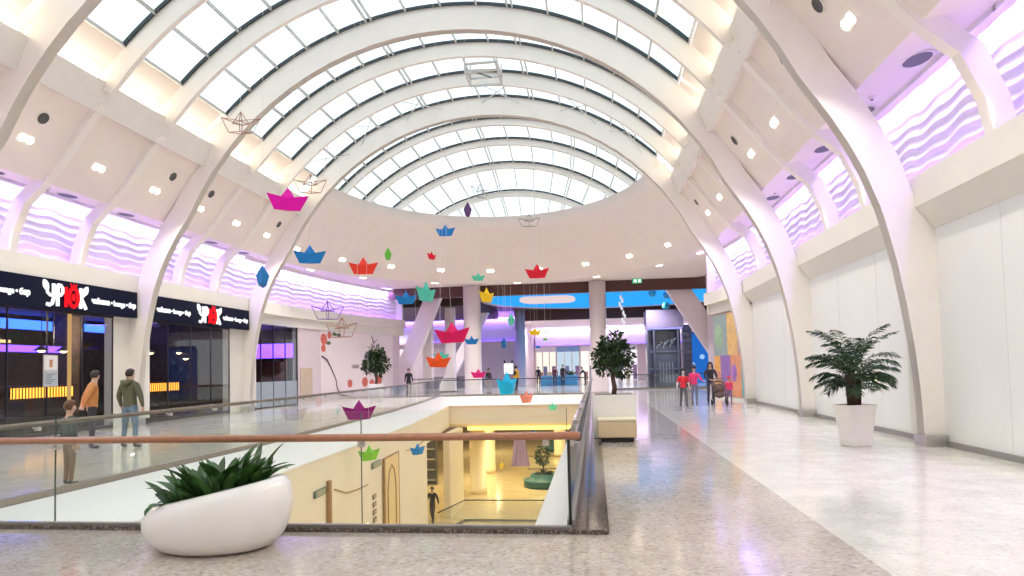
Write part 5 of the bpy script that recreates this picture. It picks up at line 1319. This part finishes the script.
for sx in (-1, 1):
    for y in (.34, -.30):
        w_ = MB(); w_.tube([(sx * .27, y + .10 * math.cos(2 * PI * i / 16), .122 + .10 * math.sin(2 * PI * i / 16)) for i in range(16)], .02, 6, closed=True)
        for i in range(5): a = 2 * PI * i / 5; w_.bar((sx * .27, y, .122), (sx * .27, y + .09 * math.cos(a), .122 + .09 * math.sin(a)), .012)
        w_.build('wheel', blackm, t)
# ------------------------------------------------------------------ lamps of the place
def lamp(kind, name, loc, e, col, aim=None, **kw):
    l = bpy.data.lights.new(name, kind); l.energy = e; l.color = col
    for k, v in kw.items(): setattr(l, k, v)
    o = bpy.data.objects.new(name, l); COL.objects.link(o); o.location = loc
    if aim is not None: o.rotation_euler = Vector(aim).to_track_quat('-Z', 'Y').to_euler()
    return o
for y in PL[:-1]:
    for k in range(3):
        for sgn in (-1, 1):
            lamp('SPOT', 'downlight_lamp', (AX + sgn * 9.2, y + BAY * (k + .5) / 3, 7.3), 250, (1, .92, .82), (-sgn * .25, 0, -1), spot_size=2.3, spot_blend=.8, shadow_soft_size=.08)
for i in range(9):
    th = PI * (i + .5) / 9
    lamp('SPOT', 'downlight_lamp', (AX + 9.4 * math.cos(th), Y0 + 11.3 * math.sin(th), 6.85), 330, (1, .92, .82), (-.2 * math.cos(th), -.2 * math.sin(th), -1), spot_size=2.4, spot_blend=.8, shadow_soft_size=.08)
# little uplights at the feet of the ribs
for y in SL:
    for sgn in (-1, 1): lamp('SPOT', 'rib_uplight', (AX + sgn * 10.72, y - .05, 5.06), 22, (1, .74, .40), (-sgn * .35, .12, 1), spot_size=.9, spot_blend=.6, shadow_soft_size=.03)
for y in PL[1:]:
    for sgn in (-1, 1): lamp('SPOT', 'column_uplight', (AX + sgn * 10.0, y + TH / 2, .06), 190, (1, .84, .62), (-sgn * .10, 0, 1), spot_size=.75, spot_blend=1, shadow_soft_size=.05)
# lower storey
for x, y in ((-4, 42), (-9, 46), (-4, 54), (2, 48), (-14, 40), (-10, 60), (-14, 34), (0, 64)):
    lamp('AREA', 'lower_ceiling_lamp', (x, y, -1.85), 330, (1, .80, .42), (0, 0, -1), shape='SQUARE', size=2.0)
for y in (12, 18, 24, 30, 35):
    lamp('SPOT', 'lower_wall_lamp', (-1.0, y, -.7), 160, (1, .82, .48), (-1, 0, -.75), spot_size=2.4, spot_blend=.8, shadow_soft_size=.04)
# far hall
for x, y in ((-6, 68), (-14, 52), (4, 68), (-2, 52), (-20, 60), (9, 54), (4, 46), (-8, 46)):
    lamp('SPOT', 'hall_ceiling_lamp', (x, y, 6.3), 1500, (1, .93, .94), (0, 0, -1), spot_size=2.8, spot_blend=.8, shadow_soft_size=.12)
# lounge
for x, y in ((-17.5, 15.5), (-18.0, 22.5)): lamp('POINT', 'lounge_lamp', (x, y, 3.3), 110, (1, .7, .45), shadow_soft_size=.1)
# ------------------------------------------------------------------ light
w = bpy.data.worlds.new('sky'); scn.world = w; w.use_nodes = True
bg = w.node_tree.nodes['Background']; bg.inputs[0].default_value = (.96, .985, 1, 1); bg.inputs[1].default_value = 1.4
scn.view_settings.view_transform = 'Standard'; scn.view_settings.look = 'None'; scn.view_settings.gamma = 1; scn.view_settings.exposure = 0.22
scn.view_settings.use_curve_mapping = False
scn.cycles.use_denoising = True
scn.cycles.max_bounces = 10; scn.cycles.diffuse_bounces = 8; scn.cycles.glossy_bounces = 4; scn.cycles.transparent_max_bounces = 24
scn.cycles.sample_clamp_indirect = 6; scn.cycles.caustics_reflective = False; scn.cycles.caustics_refractive = False
